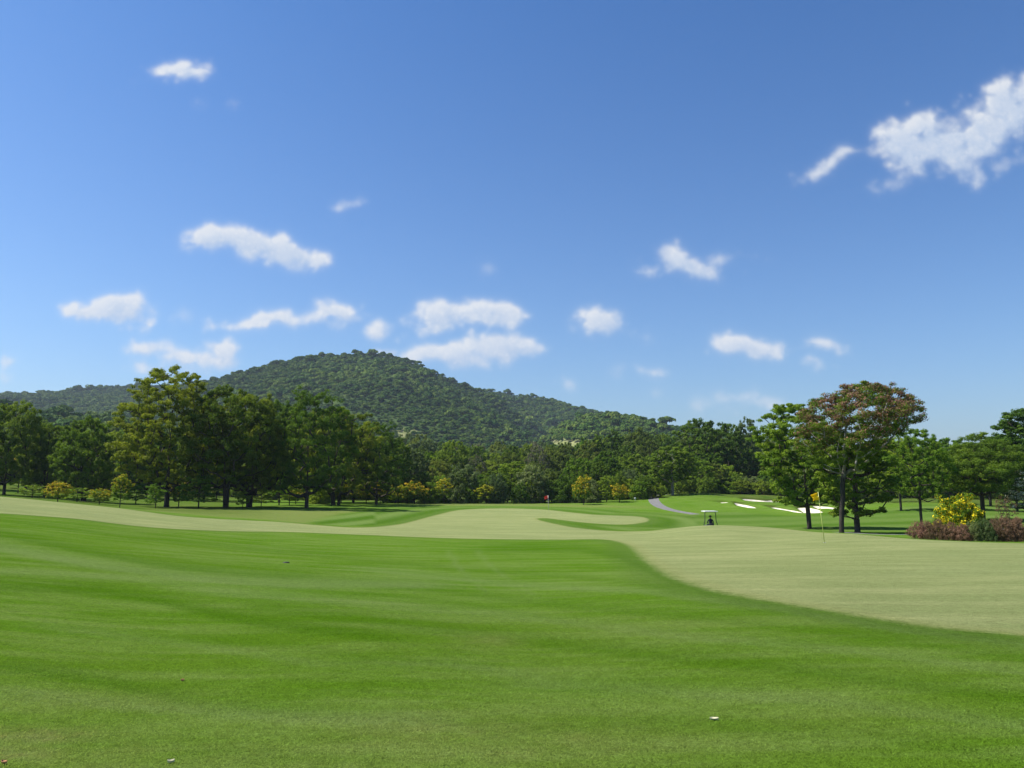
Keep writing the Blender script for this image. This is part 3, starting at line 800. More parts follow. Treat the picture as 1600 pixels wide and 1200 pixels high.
PROTO = {}
def make_tree(key, seed, Ht, R, base, shape='broad', K=60, clump=.2, sub=9, nl=45, leaf=.30, mat='mid', barkm=None,
              trunks=((0, 0, 0),), rt=.25, flat=.6, lean=(0, 0), irr=.22, extra=None, extra_frac=0, extra_mat=None, extra_name='blossom',
              wood=True, top_light=True, bare=0, extra_top=.0, ell=1.0, inner=.35):
    r = np.random.RandomState(seed)
    ph = r.uniform(0, 6.28, 4); am = r.uniform(.4, 1, 4)
    def env(t, az):
        if shape == 'broad':   f = np.where(t < .35, .55+.45*np.sin(t/.35*math.pi/2), np.sqrt(np.clip(1-((t-.35)/.65)**2.2, 0, 1)))
        elif shape == 'umbrella': f = np.where(t < .55, .35+.65*(t/.55)**.8, np.sqrt(np.clip(1-((t-.55)/.45)**2, 0, 1)))
        elif shape == 'oval':  f = np.sqrt(np.clip(1-((t-.45)/.56)**2, 0, 1))
        elif shape == 'bush':  f = np.sqrt(np.clip(1-(t*.96)**2.3, 0, 1))*(.8+.2*np.minimum(t/.2, 1))
        elif shape == 'cone':  f = (1-t)**.75*(.5+.5*np.minimum(t/.12, 1))+.06
        elif shape == 'layer': f = np.where(t < .3, .75+.25*t/.3, np.clip(1-((t-.3)/.7)**1.6, 0, 1)*.95+.05)
        mod = 1+irr*sum(a*np.sin((i+1)*az+p+3*t) for i, (a, p) in enumerate(zip(am, ph)))*.5
        return f*mod
    # spread clump centres evenly (best candidate)
    C = []
    tiers = np.linspace(.04, .95, 6)
    for i in range(K):
        n = 24
        t = r.uniform(0.03, .97, n)
        if shape == 'layer': t = tiers[r.randint(0, len(tiers), n)]+r.uniform(-.075, .075, n)
        az = r.uniform(0, 2*math.pi, n)
        rad = R*env(t, az)*np.sqrt(r.uniform(inner, 1, n))*(1-clump*.55)
        z = base+t*(Ht-base)*(1-clump*.18)
        q = np.stack([rad*np.cos(az)+lean[0]*t, rad*np.sin(az)*ell+lean[1]*t, z], 1)
        if C:
            d = np.min(np.linalg.norm((q[:, None]-np.array(C)[None])*np.array([1, 1, 1.5]), axis=2), 1)
            C.append(q[np.argmax(d)])
        else: C.append(q[0])
    C = np.array(C)
    out = {}
    # wood: every clump hangs on a limb grown from the nearest sensible node
    if wood:
        nodes, par = [], []
        for ti, tr in enumerate(trunks):
            bx_, by_ = tr[0]*.25, tr[1]*.25
            top = base+(Ht-base)*.45
            ex, ey = tr[0]+lean[0]*.3, tr[1]+lean[1]*.3
            prev = -1; ns = 9
            wob = r.uniform(-1, 1, (ns+1, 2))*R*.022
            for k in range(ns+1):
                f = k/ns
                nodes.append((bx_+(ex-bx_)*f**1.2+wob[k][0]*f, by_+(ey-by_)*f**1.2+wob[k][1]*f, top*f)); par.append(prev); prev = len(nodes)-1
        ntr = len(nodes)
        order = np.argsort(np.linalg.norm(C-np.array([lean[0]*.3, lean[1]*.3, base]), axis=1))
        for ci in order:
            c = C[ci]; A = np.array(nodes)
            d = np.linalg.norm(A-c, axis=1)
            pen = np.where(A[:, 2] < base*.72, 50, 0)+np.where(A[:, 2] > c[2]-.02*Ht, Ht*.35, 0)
            pen = pen + np.linalg.norm(A[:, :2]-np.array(lean)*.3, axis=1)*.35
            j = int(np.argmin(d+pen)); a = A[j]
            prev = j
            L = np.linalg.norm(c-a); ns = 3 if L > R*.3 else 2
            for k in range(1, ns+1):
                f = k/ns
                p = a+(c-a)*f; p[2] += -L*.10*math.sin(f*math.pi)
                if k < ns: p += r.uniform(-1, 1, 3)*L*.07
                nodes.append(tuple(p)); par.append(prev); prev = len(nodes)-1
        A = np.array(nodes); cnt = np.zeros(len(A)); 
        kids = np.zeros(len(A), int)
        for i in range(len(A)):
            if par[i] >= 0: kids[par[i]] += 1
        cnt[kids == 0] = 1
        for i in range(len(A)-1, -1, -1):
            if par[i] >= 0: cnt[par[i]] += cnt[i]
        rad = np.maximum(.012*Ht/10, rt*(cnt/max(1, cnt.max()))**.52)
        segs = []
        for i in range(len(A)):
            if par[i] >= 0: segs.append((A[par[i]], A[i], max(rad[i], rad[par[i]]*.75 if par[i] < ntr else rad[i]*1.25), rad[i]))
        for k in range(len(trunks)):
            i0 = k*10; rr0 = rad[i0]
            segs.append((A[i0]+np.array([0, 0, -.6]), A[i0]+(A[i0+1]-A[i0])*.12, rr0*1.5, rr0*1.05))
        out['trunk'] = (tube_mesh(key+'_wood', segs), barkm or M_BARK)
    # leaves
    rc = clump*R
    Pl, Nl, Vl = [], [], []
    cv = r.uniform(0, 1, K)
    for i in range(K):
        if bare and r.rand() < bare: continue
        rci = rc*r.uniform(.75, 1.25)
        sd = rdir(r, sub); sd[:, 2] = sd[:, 2]*flat+.12; 
        sc_ = C[i]+sd*rci*np.array([1, 1, 1])*r.uniform(.35, 1.15, (sub, 1)); sv_ = r.uniform(-.16, .2, sub)
        sr = rci*r.uniform(.30, .52, sub)
        for j in range(sub):
            m_ = int(nl*r.uniform(.7, 1.3))
            d = rdir(r, m_); q = d*(r.uniform(.05, 1, (m_, 1))**.55)*sr[j]*1.15; q += r.randn(m_, 3)*sr[j]*.08
            q[:, 2] *= max(.45, flat)
            Pl.append(sc_[j]+q)
            nn_ = d*.9+np.array([0, 0, .35])+rdir(r, m_)*.42
            Nl.append(nn_/np.linalg.norm(nn_, axis=1)[:, None])
            Vl.append(np.clip(.25+.28*cv[i]+sv_[j]+.26*r.rand(m_)+.12*d[:, 2], 0, 1))  # last term tints sub-clump tops lighter: light from above put into leaf colour
    Pl, Nl, Vl = map(np.concatenate, (Pl, Nl, Vl))
    if extra_mat is not None:
        t = (Pl[:, 2]-base)/(Ht-base)
        # fruit and flowers sit on some clumps, mostly outside
        rad_ = np.linalg.norm((Pl-np.array([lean[0]*.5, lean[1]*.5, 0]))[:, :2], axis=1)/R
        w = np.clip((t-extra_top)*1.6+.3*rad_, 0, 1)
        f1 = np.sin(Pl[:, 0]*2.1/R*4+seed)*np.sin(Pl[:, 1]*1.7/R*4+1)*np.sin(Pl[:, 2]*2.3/R*4+2)
        sel = r.rand(len(Pl)) < extra_frac*w*np.clip(.75+1.2*f1, .05, 1.3)
        out[extra_name] = (leaves_mesh(key+'_'+extra_name, Pl[sel]+Nl[sel]*leaf*.35, Nl[sel], leaf*.95, Vl[sel], r, .8), extra_mat)
        Pl, Nl, Vl = Pl[~sel], Nl[~sel], Vl[~sel]
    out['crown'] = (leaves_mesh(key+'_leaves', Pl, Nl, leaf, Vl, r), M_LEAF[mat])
    lo, hi = np.percentile(Pl, .3, 0), np.percentile(Pl, 99.7, 0)
    PROTO[key] = dict(parts=out, lo=lo, hi=hi, Ht=hi[2], R=max(hi[0]-lo[0], hi[1]-lo[1])/2, c=(lo+hi)/2)
    for nme, (me, mt) in out.items():
        if mt.name not in [x.name for x in me.materials if x]: me.materials.append(mt)

# prototypes -----------------------------------------------------------------
make_tree('grove_tall', 11, 16, 7.2, 2.4, 'oval', K=185, clump=0.15, sub=6, nl=72, leaf=.25, mat='yellow', rt=.36, flat=.42, irr=.3)
make_tree('grove_broadA', 12, 13, 7.5, 2.4, 'broad', K=130, clump=0.16, sub=6, nl=72, leaf=.25, mat='yellow', rt=.26, flat=.5, trunks=((-1.9, .2, 0), (2.0, -.4, 0)))
make_tree('grove_broadB', 13, 13, 7.5, 1.9, 'broad', K=130, clump=0.16, sub=6, nl=72, leaf=.25, mat='mid', rt=.33, flat=.5)
make_tree('grove_broadC', 14, 12, 7.0, 1.7, 'broad', K=130, clump=0.16, sub=6, nl=72, leaf=.25, mat='yellow', rt=.34, flat=.55, trunks=((-1.6, 0, 0), (1.5, .3, 0)))
make_tree('grove_darkA', 15, 10, 6.0, 1.6, 'broad', K=130, clump=0.16, sub=6, nl=56, leaf=.28, mat='dark', rt=.28, flat=.6)
make_tree('grove_darkB', 16, 10, 5.5, 1.4, 'oval', K=130, clump=0.16, sub=6, nl=56, leaf=.28, mat='mid', rt=.26, flat=.6, trunks=((-1.2, 0, 0), (1.3, .2, 0)))
make_tree('pod_tree', 21, 11.6, 5.0, 5.0, 'umbrella', K=130, clump=.17, sub=7, nl=92, leaf=.135, mat='mid', rt=.20, flat=.45, lean=(2.9, 0), irr=.30,
          extra_frac=.6, extra_mat=M_RED, extra_name='seed_pods', extra_top=.22, barkm=M_BARKT, inner=.3)
make_tree('green_tree', 22, 9.4, 3.8, 1.7, 'broad', K=150, clump=0.165, sub=8, nl=78, leaf=.155, mat='bright', rt=.19, flat=.45, irr=.4, lean=(-1.2, 0))
make_tree('slim_tree', 23, 7.0, 2.0, .95, 'oval', K=50, clump=0.24, sub=6, nl=72, leaf=.15, mat='mid', rt=.15, flat=.6)
make_tree('layer_tree', 24, 8.6, 5.6, 3.2, 'layer', K=150, clump=.17, sub=10, nl=62, leaf=.15, mat='mid', rt=.22, flat=.3, irr=.25, inner=.08)
make_tree('park_tree', 25, 8.5, 3.7, 2.2, 'broad', K=90, clump=0.18, sub=6, nl=80, leaf=.155, mat='bright', rt=.16, flat=.5, irr=.3)
make_tree('edge_tree', 26, 13, 5.5, 3.0, 'broad', K=170, clump=0.16, sub=6, nl=60, leaf=.26, mat='dark', rt=.3, flat=.55)
make_tree('lone_tree', 27, 8.0, 3.8, 2.4, 'broad', K=90, clump=0.18, sub=6, nl=50, leaf=.26, mat='mid', rt=.21, flat=.6, barkm=M_BARKP)
make_tree('wood_round', 31, 9, 4.6, 1.0, 'broad', K=85, clump=0.18, sub=6, nl=32, leaf=.36, mat='mid', rt=.2, flat=.65)
make_tree('wood_light', 37, 9, 4.6, 1.0, 'broad', K=85, clump=.18, sub=6, nl=32, leaf=.36, mat='bright', rt=.2, flat=.6)
make_tree('wood_dark', 32, 11, 5.0, 1.6, 'broad', K=85, clump=0.18, sub=6, nl=32, leaf=.38, mat='dark', rt=.24, flat=.6)
make_tree('wood_olive', 33, 9, 4.8, 1.0, 'oval', K=85, clump=0.18, sub=6, nl=32, leaf=.36, mat='olive', rt=.2, flat=.55)
make_tree('wood_grey', 34, 9, 4.2, 1.0, 'oval', K=85, clump=0.18, sub=6, nl=32, leaf=.34, mat='grey', rt=.2, flat=.6)
make_tree('wood_fir', 35, 12, 3.6, .8, 'cone', K=85, clump=0.18, sub=6, nl=32, leaf=.36, mat='dark', rt=.2, flat=.7)
make_tree('wood_brown', 36, 9, 4.0, 1.4, 'broad', K=56, clump=.22, sub=8, nl=12, leaf=.30, mat='brown', rt=.2, flat=.6, barkm=M_BARKP)
make_tree('shrub', 41, 3.6, 2.6, .0, 'bush', K=40, clump=.27, sub=7, nl=26, leaf=.26, mat='mid', rt=.08, flat=.75)
make_tree('shrub_grey', 42, 3.6, 2.4, .0, 'bush', K=40, clump=.27, sub=7, nl=26, leaf=.24, mat='grey', rt=.08, flat=.75)
make_tree('shrub_bright', 43, 3.6, 2.4, .0, 'bush', K=40, clump=.27, sub=7, nl=26, leaf=.26, mat='bright', rt=.08, flat=.7)
make_tree('gold_bush', 44, 3.4, 1.6, .7, 'oval', K=30, clump=.32, sub=7, nl=28, leaf=.17, mat='bright', rt=.07, flat=.55, extra_frac=.55, extra_mat=M_ORA, extra_top=.15, irr=.4)
make_tree('gold_sapling', 45, 4.2, 1.2, 1.0, 'oval', K=22, clump=.36, sub=7, nl=28, leaf=.17, mat='bright', rt=.06, flat=.5, extra_frac=.55, extra_mat=M_ORA, extra_top=.3, irr=.5)
make_tree('lime_sapling', 46, 4.6, 1.7, .9, 'oval', K=26, clump=.32, sub=7, nl=26, leaf=.20, mat='bright', rt=.07, flat=.5, irr=.5)
make_tree('flower_bush', 47, 2.3, 1.45, .10, 'bush', K=70, clump=.26, sub=8, nl=42, leaf=.095, mat='bright', rt=.04, flat=.7, irr=.35, extra_frac=.30, extra_mat=M_YEL, extra_name='flowers', extra_top=-.2)
make_tree('plum_bush', 48, 1.15, .85, .0, 'bush', K=38, clump=.30, sub=8, nl=36, leaf=.06, mat='plum', rt=.02, flat=1., irr=.7)
make_tree('green_bush', 49, 1.1, .8, .0, 'bush', K=38, clump=.30, sub=8, nl=36, leaf=.065, mat='grey', rt=.02, flat=1., irr=.7)
make_tree('airy_shrub', 50, 1.9, .75, .75, 'oval', K=24, clump=.28, sub=5, nl=14, leaf=.06, mat='plum', rt=.025, flat=.5, irr=.3, trunks=((-.3, 0, 0), (.3, .1, 0)))
make_tree('white_tree', 51, 6.5, 3.0, 1.8, 'layer', K=46, clump=.22, sub=8, nl=26, leaf=.17, mat='grey', rt=.12, flat=.2, extra_frac=.45, extra_mat=M_WHT, extra_name='flowers', extra_top=-.2)

USED = {}
def place(key, name, label, cat, px, Y, top, half, group=None, rot=None, base_z=None, leanfix=False, xoff=0, sink=.0, crown_px=None):
    """one plant: trunk below photo column px at depth Y, top at row `top`, crown half-width in photo px"""
    P0 = PROTO[key]
    if key in ('gold_bush', 'lime_sapling', 'gold_sapling', 'shrub_bright') and px < 780: half *= 1.25; top -= 4
    x, y = at(px, Y)
    z0 = h1(x, y)-sink
    ztop = py_to_z(top, Y)+EYE
    Hh = max(.5, ztop-z0)
    sx = (half/F*Y)/P0['R']; sz = Hh/P0['Ht']
    if rot is None: rot = 0
    e = bpy.data.objects.new(name, None); COL.objects.link(e)
    e.empty_display_size = .3
    if rot != 0 and not leanfix:
        cx, cy = P0['c'][0]*sx, P0['c'][1]*sx
    e.location = (x, y, z0); e.rotation_euler = (0, 0, rot); e.scale = (sx, sx, sz)
    e['label'] = label; e['category'] = cat
    if group: e['group'] = group
    for nme, (me, mt) in P0['parts'].items():
        o = bpy.data.objects.new(nme, me); COL.objects.link(o); o.parent = e
    return e
ZN = [(-25,'beyond the left picture edge'),(60,'at the left picture edge'),(180,'left of the tallest grove tree'),(340,'behind the tallest grove tree'),(440,'behind the V-trunked tree'),(540,'behind the fork-trunked grove tree'),(640,'at the grove right end'),
 (720,'just right of the grove'),(790,'midway between grove and red flag'),(835,'left of the red flag'),(880,'above the red flag'),(945,'above the golden bush'),(1015,'left of the path bend'),(1090,'behind the lone round tree'),(1170,'above the first bunkers'),
 (1250,'left of the yellow flag'),(1345,'behind the red-topped tree'),(1430,'right of the red-topped tree'),(1490,'left of the flowering bush'),(1560,'above the flowering bush'),(1625,'at the right picture edge'),(9999,'beyond the right picture edge')]
def zone(px):
    for a, n in ZN:
        if px < a: return n
GROVE = 'shade trees of the grove on the left'
T_ = [
 ('grove_tall','shade_tree','tallest tree of the left grove, feathery yellow-green crown on one straight dark trunk','tree',260,90,577,80,GROVE),
 ('grove_broadA','shade_tree','broad green grove tree with two slender dark trunks forming a V','tree',353,91,607,74,GROVE),
 ('grove_broadC','shade_tree','grove tree just right of the V-trunked one with paler split stems','tree',390,94,618,62,GROVE),
 ('grove_broadB','shade_tree','dense dark tree with a single upright trunk in the middle of the grove shade','tree',479,95,613,72,GROVE),
 ('grove_broadC','shade_tree','spreading tree with a low forked trunk above yellow bushes at the grove right side','tree',525,110,641,72,GROVE),
 ('grove_broadB','shade_tree','rightmost dense tree of the left grove','tree',588,118,662,52,GROVE),
 ('grove_darkA','shade_tree','very dark tree at the left picture edge with its trunk at the border','tree',6,98,630,56,GROVE),
 ('grove_darkB','shade_tree','glossy green tree with paired thin trunks, second from the left edge','tree',70,103,664,44,GROVE),
 ('grove_darkB','shade_tree','glossy green tree with a crooked pale trunk left of the tallest tree','tree',130,96,655,50,GROVE),
]
BACKL = 'darker trees at the back of the left grove'
for px, Y, top, hf, k in [(-60,115,640,50,'grove_darkA'),(-130,130,635,55,'grove_darkB'),(40,128,668,42,'grove_darkA'),(105,132,668,40,'grove_darkA'),(180,128,676,42,'grove_darkB'),(228,124,660,44,'grove_darkA'),
        (318,120,640,46,'grove_darkA'),(436,122,628,46,'grove_darkA'),(500,128,650,44,'grove_darkB'),(552,132,662,44,'grove_darkA'),(618,130,686,30,'wood_dark')]:
    T_.append((k,'shade_tree',f'dark tree half hidden {zone(px)}, second line','tree',px,Y,top,hf,BACKL))
T_ += [
 ('gold_sapling','sapling','small golden-leaved sapling in the sunlit clearing at the far left','small tree',28,108,722,16,None),
 ('gold_bush','bush','low green and yellow bush on the ridge just left of the crooked-trunk tree','bush',90,74,757,17,None),
 ('gold_sapling','sapling','thin sapling with orange-yellow tips between the crooked trunk and the tallest tree','small tree',187,76,746,14,None),
 ('lime_sapling','sapling','lime sapling close left of the tallest tree trunk','small tree',243,84,760,14,None),
 ('gold_sapling','sapling','small yellowish sapling close right of the tallest tree trunk','small tree',279,90,757,15,None),
 ('lime_sapling','sapling','rounded lime-green sapling between the tallest tree and the V trunks','small tree',310,88,748,23,None),
 ('gold_bush','bush','golden tree-shaped bush glowing left of the V-trunked tree','bush',338,128,736,18,None),
 ('lime_sapling','sapling','tiny lime sapling at the foot of the paler split stems','small tree',379,90,772,9,None),
 ('lime_sapling','sapling','tall pale green young tree in a sunlit gap of the grove','small tree',436,104,712,22,None),
 ('gold_bush','bush','yellow bush under the low fork of the spreading tree','bush',513,119,753,15,None),
 ('gold_bush','bush','widest orange-yellow bush under the right end of the grove','bush',553,121,755,23,None),
 ('gold_bush','bush','small orange-yellow bush beside the widest one, nearer the wood','bush',594,120,759,15,None),
 ('gold_bush','bush','yellowish bush where the grove meets the wood','bush',648,126,757,18,None),
 ('gold_sapling','sapling','slender brownish-yellow sapling before the grey-green shrub of the wood','small tree',694,127,752,13,None),
 ('gold_bush','bush','golden bush with dark base just right of the red flag','bush',912,124,744,19,None),
 ('gold_bush','bush','smaller yellow-green bush between the golden bush and the cart path','bush',968,127,757,17,None),
 ('lone_tree','tree','lone round tree with a pale trunk standing where the cart path passes over the rise','tree',1051,138,698,38,None),
]
for px, Y, top, hf, k, l in [(120,90,766,16,'lime_sapling','low lime bush under the crooked-trunk tree'),(212,98,762,16,'lime_sapling','pale bush in the shade left of the tallest tree'),
   (462,112,768,14,'gold_bush','small yellow bush left of the single upright trunk'),(572,122,764,16,'gold_bush','low golden bush between the two widest yellow ones'),(622,124,762,16,'gold_bush','yellow-green bush at the last grove trunk'),
   (50,92,762,14,'lime_sapling','small lime bush at the ridge between the first two trunks on the left'),(155,86,768,15,'gold_bush','low yellowish bush at the ridge right of the crooked trunk'),
   (408,98,768,15,'lime_sapling','low lime bush just right of the paler split stems'),(452,106,760,15,'lime_sapling','pale lime bush left of the single upright trunk'),(498,114,762,15,'shrub_bright','bright low bush right of the single upright trunk'),
   (533,120,764,14,'gold_bush','small gold bush between the forked trunk and the widest gold bush'),(636,125,764,14,'lime_sapling','lime bush at the right end of the grove shadow'),
   (672,128,758,15,'shrub_bright','light-green bush where the wood begins'),(760,129,762,13,'gold_sapling','short yellowish sapling at the foot of the wood, midway to the red flag'),(735,131,760,15,'shrub_bright','light-green bush at the foot of the wood left of the red flag'),
   (812,131,755,17,'shrub','leafy bush at the wood foot left of the red flag'),(1000,133,752,17,'shrub_bright','light-green bush left of the cart path crest'),(258,140,742,26,'shrub','dark shrub in the shade right behind the tallest trunk'),(420,140,745,24,'shrub_grey','greyish shrub in the shade right of the split stems'),(500,142,748,24,'shrub','shrub in the shade behind the single upright trunk')]:
    T_.append((k,'bush',l,'bush',px,Y,top,hf,None))
TRIO = 'trees standing behind the yellow flag'
T_ += [
 ('green_tree','tree','bright green slim-trunked tree, left one of the three behind the yellow flag','tree',1265,73,634,78,TRIO,0),
 ('pod_tree','tree','tall spreading tree topped with reddish-brown pods, thick trunk behind the yellow flag','tree',1315,58,601,91,TRIO,0),
 ('slim_tree','tree','slim low-hanging tree at the right foot of the red-topped tree','tree',1340,60,668,58,TRIO),
 ('park_tree','tree','light green tree with a thin dark trunk left of the yellow flowering bush','tree',1440,79,671,52,None),
 ('layer_tree','tree','wide tree with flat horizontal layers of leaves above the plum hedge','tree',1537,82,679,84,None),
 ('edge_tree','tree','dark round-crowned tall tree cut by the right picture edge','tree',1648,96,636,88,None),
 ('park_tree','tree','leafy green tree filling the gap right of the red-topped tree','tree',1408,104,684,44,None),
 ('park_tree','tree','leafy green tree between the thin-trunked tree and the layered one','tree',1487,106,686,44,None),
 ('park_tree','tree','leafy green tree seen under and behind the layered tree','tree',1548,116,692,50,None),
 ('park_tree','tree','leafy green tree between the layered tree and the right edge tree','tree',1590,104,684,44,None),
 ('park_tree','tree','small tree with a short trunk before the dark wood, seen past the low-hanging tree','tree',1388,128,722,28,None),
 ('park_tree','tree','small leaning tree on the far turf just left of the yellow flowering bush','tree',1468,124,722,30,None),
 ('white_tree','tree','small tree with cream-white blossom at the right picture edge','tree',1604,80,738,30,None),
 ('airy_shrub','shrub','thin airy shrub with reddish tips rising behind the plum hedge','shrub',1573,45,775,15,None),
 ('flower_bush','bush','rounded bush covered in yellow flowers standing in the plum hedge','bush',1500,41.5,774,40,None),
 ('wood_dark','tree','big dark spreading tree with the highest crown above the lone round tree','tree',1098,172,657,46,None),
 ('wood_dark','tree','big dark rounded tree right of the highest dark crown behind the bunkers','tree',1140,178,662,36,None),
 ('wood_grey','tree','upright grey-green tree standing against the sky left of the bright green tree','tree',1168,185,655,21,None),
 ('wood_olive','tree','yellowish olive tree above the wood, below the spur of the hill','tree',1000,230,671,32,None),
 ('wood_fir','tree','dark pointed tree in the wood below the pale clearing','tree',936,200,680,20,None),
 ('wood_fir','tree','taller dark pointed tree right of the other pointed one','tree',962,205,672,22,None),
 ('wood_brown','tree','bare brownish tree in the wood above the red flag','tree',842,178,697,22,None),
 ('wood_round','tree','round bright-topped tree at the edge of the wood left of the lone tree','tree',992,152,710,34,None),
 ('wood_round','tree','leafy tree with brightly lit top in the middle of the wood','tree',705,168,690,34,None),
 ('wood_brown','tree','dull brownish tree low in the wood left of the bright-topped one','tree',742,165,712,22,None),
]
# shrubs and small trees along the front of the wood
EDGE = [(618,134,735,22,'shrub'),(640,138,700,26,'wood_grey'),(662,131,738,18,'wood_dark'),(682,142,718,28,'wood_olive'),(722,132,727,30,'shrub_grey'),(748,140,742,18,'wood_light'),(775,136,736,24,'wood_round'),(800,140,722,30,'wood_light'),
 (830,134,728,28,'shrub_grey'),(858,138,733,26,'wood_olive'),(882,133,742,20,'shrub'),(905,144,716,26,'wood_light'),(938,140,722,22,'wood_dark'),(950,146,706,24,'wood_round'),(968,136,738,16,'shrub'),(985,142,735,26,'shrub_grey'),(1012,146,742,18,'shrub'),(1030,147,735,22,'shrub_bright'),
 (1068,156,742,22,'shrub'),(1090,158,718,30,'wood_light'),(1112,160,722,26,'wood_olive'),(1135,162,728,26,'shrub_bright'),(1150,158,740,24,'shrub'),(1172,158,745,22,'shrub_grey'),(1195,160,738,26,'shrub'),(1218,154,742,20,'shrub_bright'),(1240,158,730,28,'shrub'),(1268,160,735,26,'shrub_grey'),(1295,160,728,28,'shrub'),
 (1325,162,730,28,'wood_round'),(1355,162,735,26,'shrub'),(1385,164,730,26,'wood_dark'),(1415,162,735,26,'shrub'),(1445,160,728,28,'wood_dark'),(1478,160,735,26,'shrub_grey'),(1510,160,728,28,'wood_round'),(1545,158,735,26,'shrub'),(1580,158,725,30,'wood_dark'),(1615,158,735,28,'shrub'),(1650,160,725,30,'wood_round'),(1690,160,735,28,'shrub')]
_k = ('shrub', 'shrub_grey', 'wood_light', 'shrub', 'shrub_bright', 'wood_round', 'shrub')
for i_, px in enumerate(range(604, 1040, 21)): EDGE.append((px+(i_*5 % 9), 130+(i_*7 % 8), 738+(i_*11 % 17), 17+(i_*3 % 6), _k[i_ % 7]))
for i_, px in enumerate(range(1105, 1700, 27)): EDGE.append((px+(i_*5 % 9), 150+(i_*7 % 8), 742+(i_*11 % 13), 19+(i_*3 % 6), _k[(i_+3) % 7]))
KINDS = {'shrub':('shrub','leafy mid-green shrub'),'shrub_grey':('shrub','grey-green rounded shrub'),'shrub_bright':('shrub','fresh light-green shrub'),'wood_round':('tree','round mid-green tree'),
 'wood_dark':('tree','dark green tree'),'wood_olive':('tree','olive-green tree'),'wood_grey':('tree','grey-green tree'),'wood_fir':('tree','dark pointed tree'),'wood_light':('tree','light green leafy tree'),'wood_brown':('tree','brownish thinly leaved tree')}
for px, Y, top, hf, k in EDGE:
    cat, d = KINDS[k]
    T_.append((k, 'woodland_'+cat, f'{d} at the wood front edge {zone(px)}', cat, px, Y, top, hf, f'{d}s along the wood edge {zone(px)}'))
for px in range(-150, 620, 24):
    k = ('shrub', 'shrub_grey', 'shrub_bright')[(px//24) % 3]; d = KINDS[k][1]
    T_.append((k, 'woodland_shrub', f'{d} in the shade {zone(px)}', 'shrub', px, 150+(px*7 % 23), 732+(px*13 % 18), 24, f'{d}s in the shade {zone(px)}'))
rr_ = random.Random(77)
def prof(px, pts):
    return float(np.interp(px, [p[0] for p in pts], [p[1] for p in pts]))
ROWS = [ (152, 30, [(-200,705),(0,712),(180,716),(600,725),(610,725)], (-200, 600)),
 (174, 34, [(-200,690),(0,690),(300,692),(600,706),(700,712),(800,716),(900,712),(1000,716),(1100,700),(1200,712),(1300,716),(1500,712),(1800,705)], (-200, 1800)),
 (205, 32, [(-200,672),(0,674),(180,676),(500,690),(650,698),(760,706),(860,700),(1000,694),(1100,690),(1200,700),(1350,706),(1500,702),(1800,690)], (-200, 1800)),
 (245, 30, [(-200,664),(0,664),(180,668),(500,680),(640,690),(760,697),(860,700),(930,690),(1000,680),(1080,676),(1180,694),(1350,700),(1500,699),(1800,690)], (-200, 1800)),
 (285, 28, [(-200,656),(0,657),(180,662),(500,678),(640,686),(760,691),(860,697),(930,694),(1000,684),(1080,676),(1180,690),(1350,698),(1500,697),(1800,690)], (-200, 1800))]
ROWN = {152: 'lowest', 174: 'second', 205: 'middle', 245: 'upper', 285: 'topmost'}
for Yr, stp, pf, (a, b) in ROWS:
    px = a
    while px < b:
        k = rr_.choices(['wood_round','wood_dark','wood_olive','wood_grey','wood_fir','wood_brown','wood_light'], [5, 1.6, 3, 1.5, .4, .35, 2.6])[0]
        d = KINDS[k][1]
        hf = stp*rr_.uniform(.62, .95)*(0.7 if k == 'wood_fir' else 1)
        Yj = Yr*rr_.uniform(.95, 1.05)
        top = prof(px, pf)+rr_.uniform(-9, 9)
        T_.append((k, 'woodland_tree', f'{d} in the {ROWN[Yr]} wood row {zone(px)}', 'tree', px, Yj, top, hf, f'{d}s in the wood {zone(px)}'))
        px += stp*rr_.uniform(.75, 1.2)
for px, Y, top, hf, k, l in [
   (1441,39.5,815,17,'plum_bush','first plum bush at the left end of the low hedge'),
   (1462,38.6,811,18,'plum_bush','plum bush left of the flowering bush, front of the low hedge'),
   (1483,38.0,816,17,'plum_bush','brown-purple bush under the left side of the yellow flowers'),
   (1504,37.4,819,18,'plum_bush','brown-purple bush right below the yellow flowers'),
   (1520,37.2,815,16,'green_bush','left one of two dark green bushes in the plum hedge'),
   (1540,37.0,811,18,'green_bush','right one of two dark green bushes in the plum hedge'),
   (1558,37.4,814,17,'plum_bush','plum bush right of the green pair in the hedge'),
   (1577,37.2,807,19,'plum_bush','plum bush in front of the thin airy shrub'),
   (1596,37.2,812,18,'plum_bush','plum bush cut by the right picture edge'),
   (1618,37.4,810,16,'plum_bush','plum bush of the hedge just past the right picture edge'),
   (1452,41.2,814,15,'plum_bush','plum bush in the back row at the hedge left end'),
   (1550,40.2,811,16,'plum_bush','plum bush in the back row right of the flowering bush'),
   (1588,40.2,808,17,'plum_bush','tallest plum bush in the back row near the right edge')]:
    T_.append((k,'hedge_bush',l,'bush',px,Y,top,hf,'bushes forming the low plum hedge'))
_by = {}
for i_, t in enumerate(T_): _by.setdefault(t[2], []).append(i_)
for l_, ids in _by.items():
    if 2 <= len(ids) <= 4 and len(l_.split()) <= 13:
        ids.sort(key=lambda q: T_[q][4])
        for w_, q in zip({2: ('left one', 'right one'), 3: ('leftmost one', 'middle one', 'rightmost one'), 4: ('leftmost one', 'second from left', 'third from left', 'rightmost one')}[len(ids)], ids):
            t = list(T_[q]); t[2] = l_+', '+w_; T_[q] = tuple(t)
for t in T_:
    rot = t[9] if len(t) > 9 else ((t[4]*37.7+t[5]*11.3) % 6.283)
    place(t[0], t[1], t[2], t[3], t[4], t[5], t[6], t[7], t[8], rot)

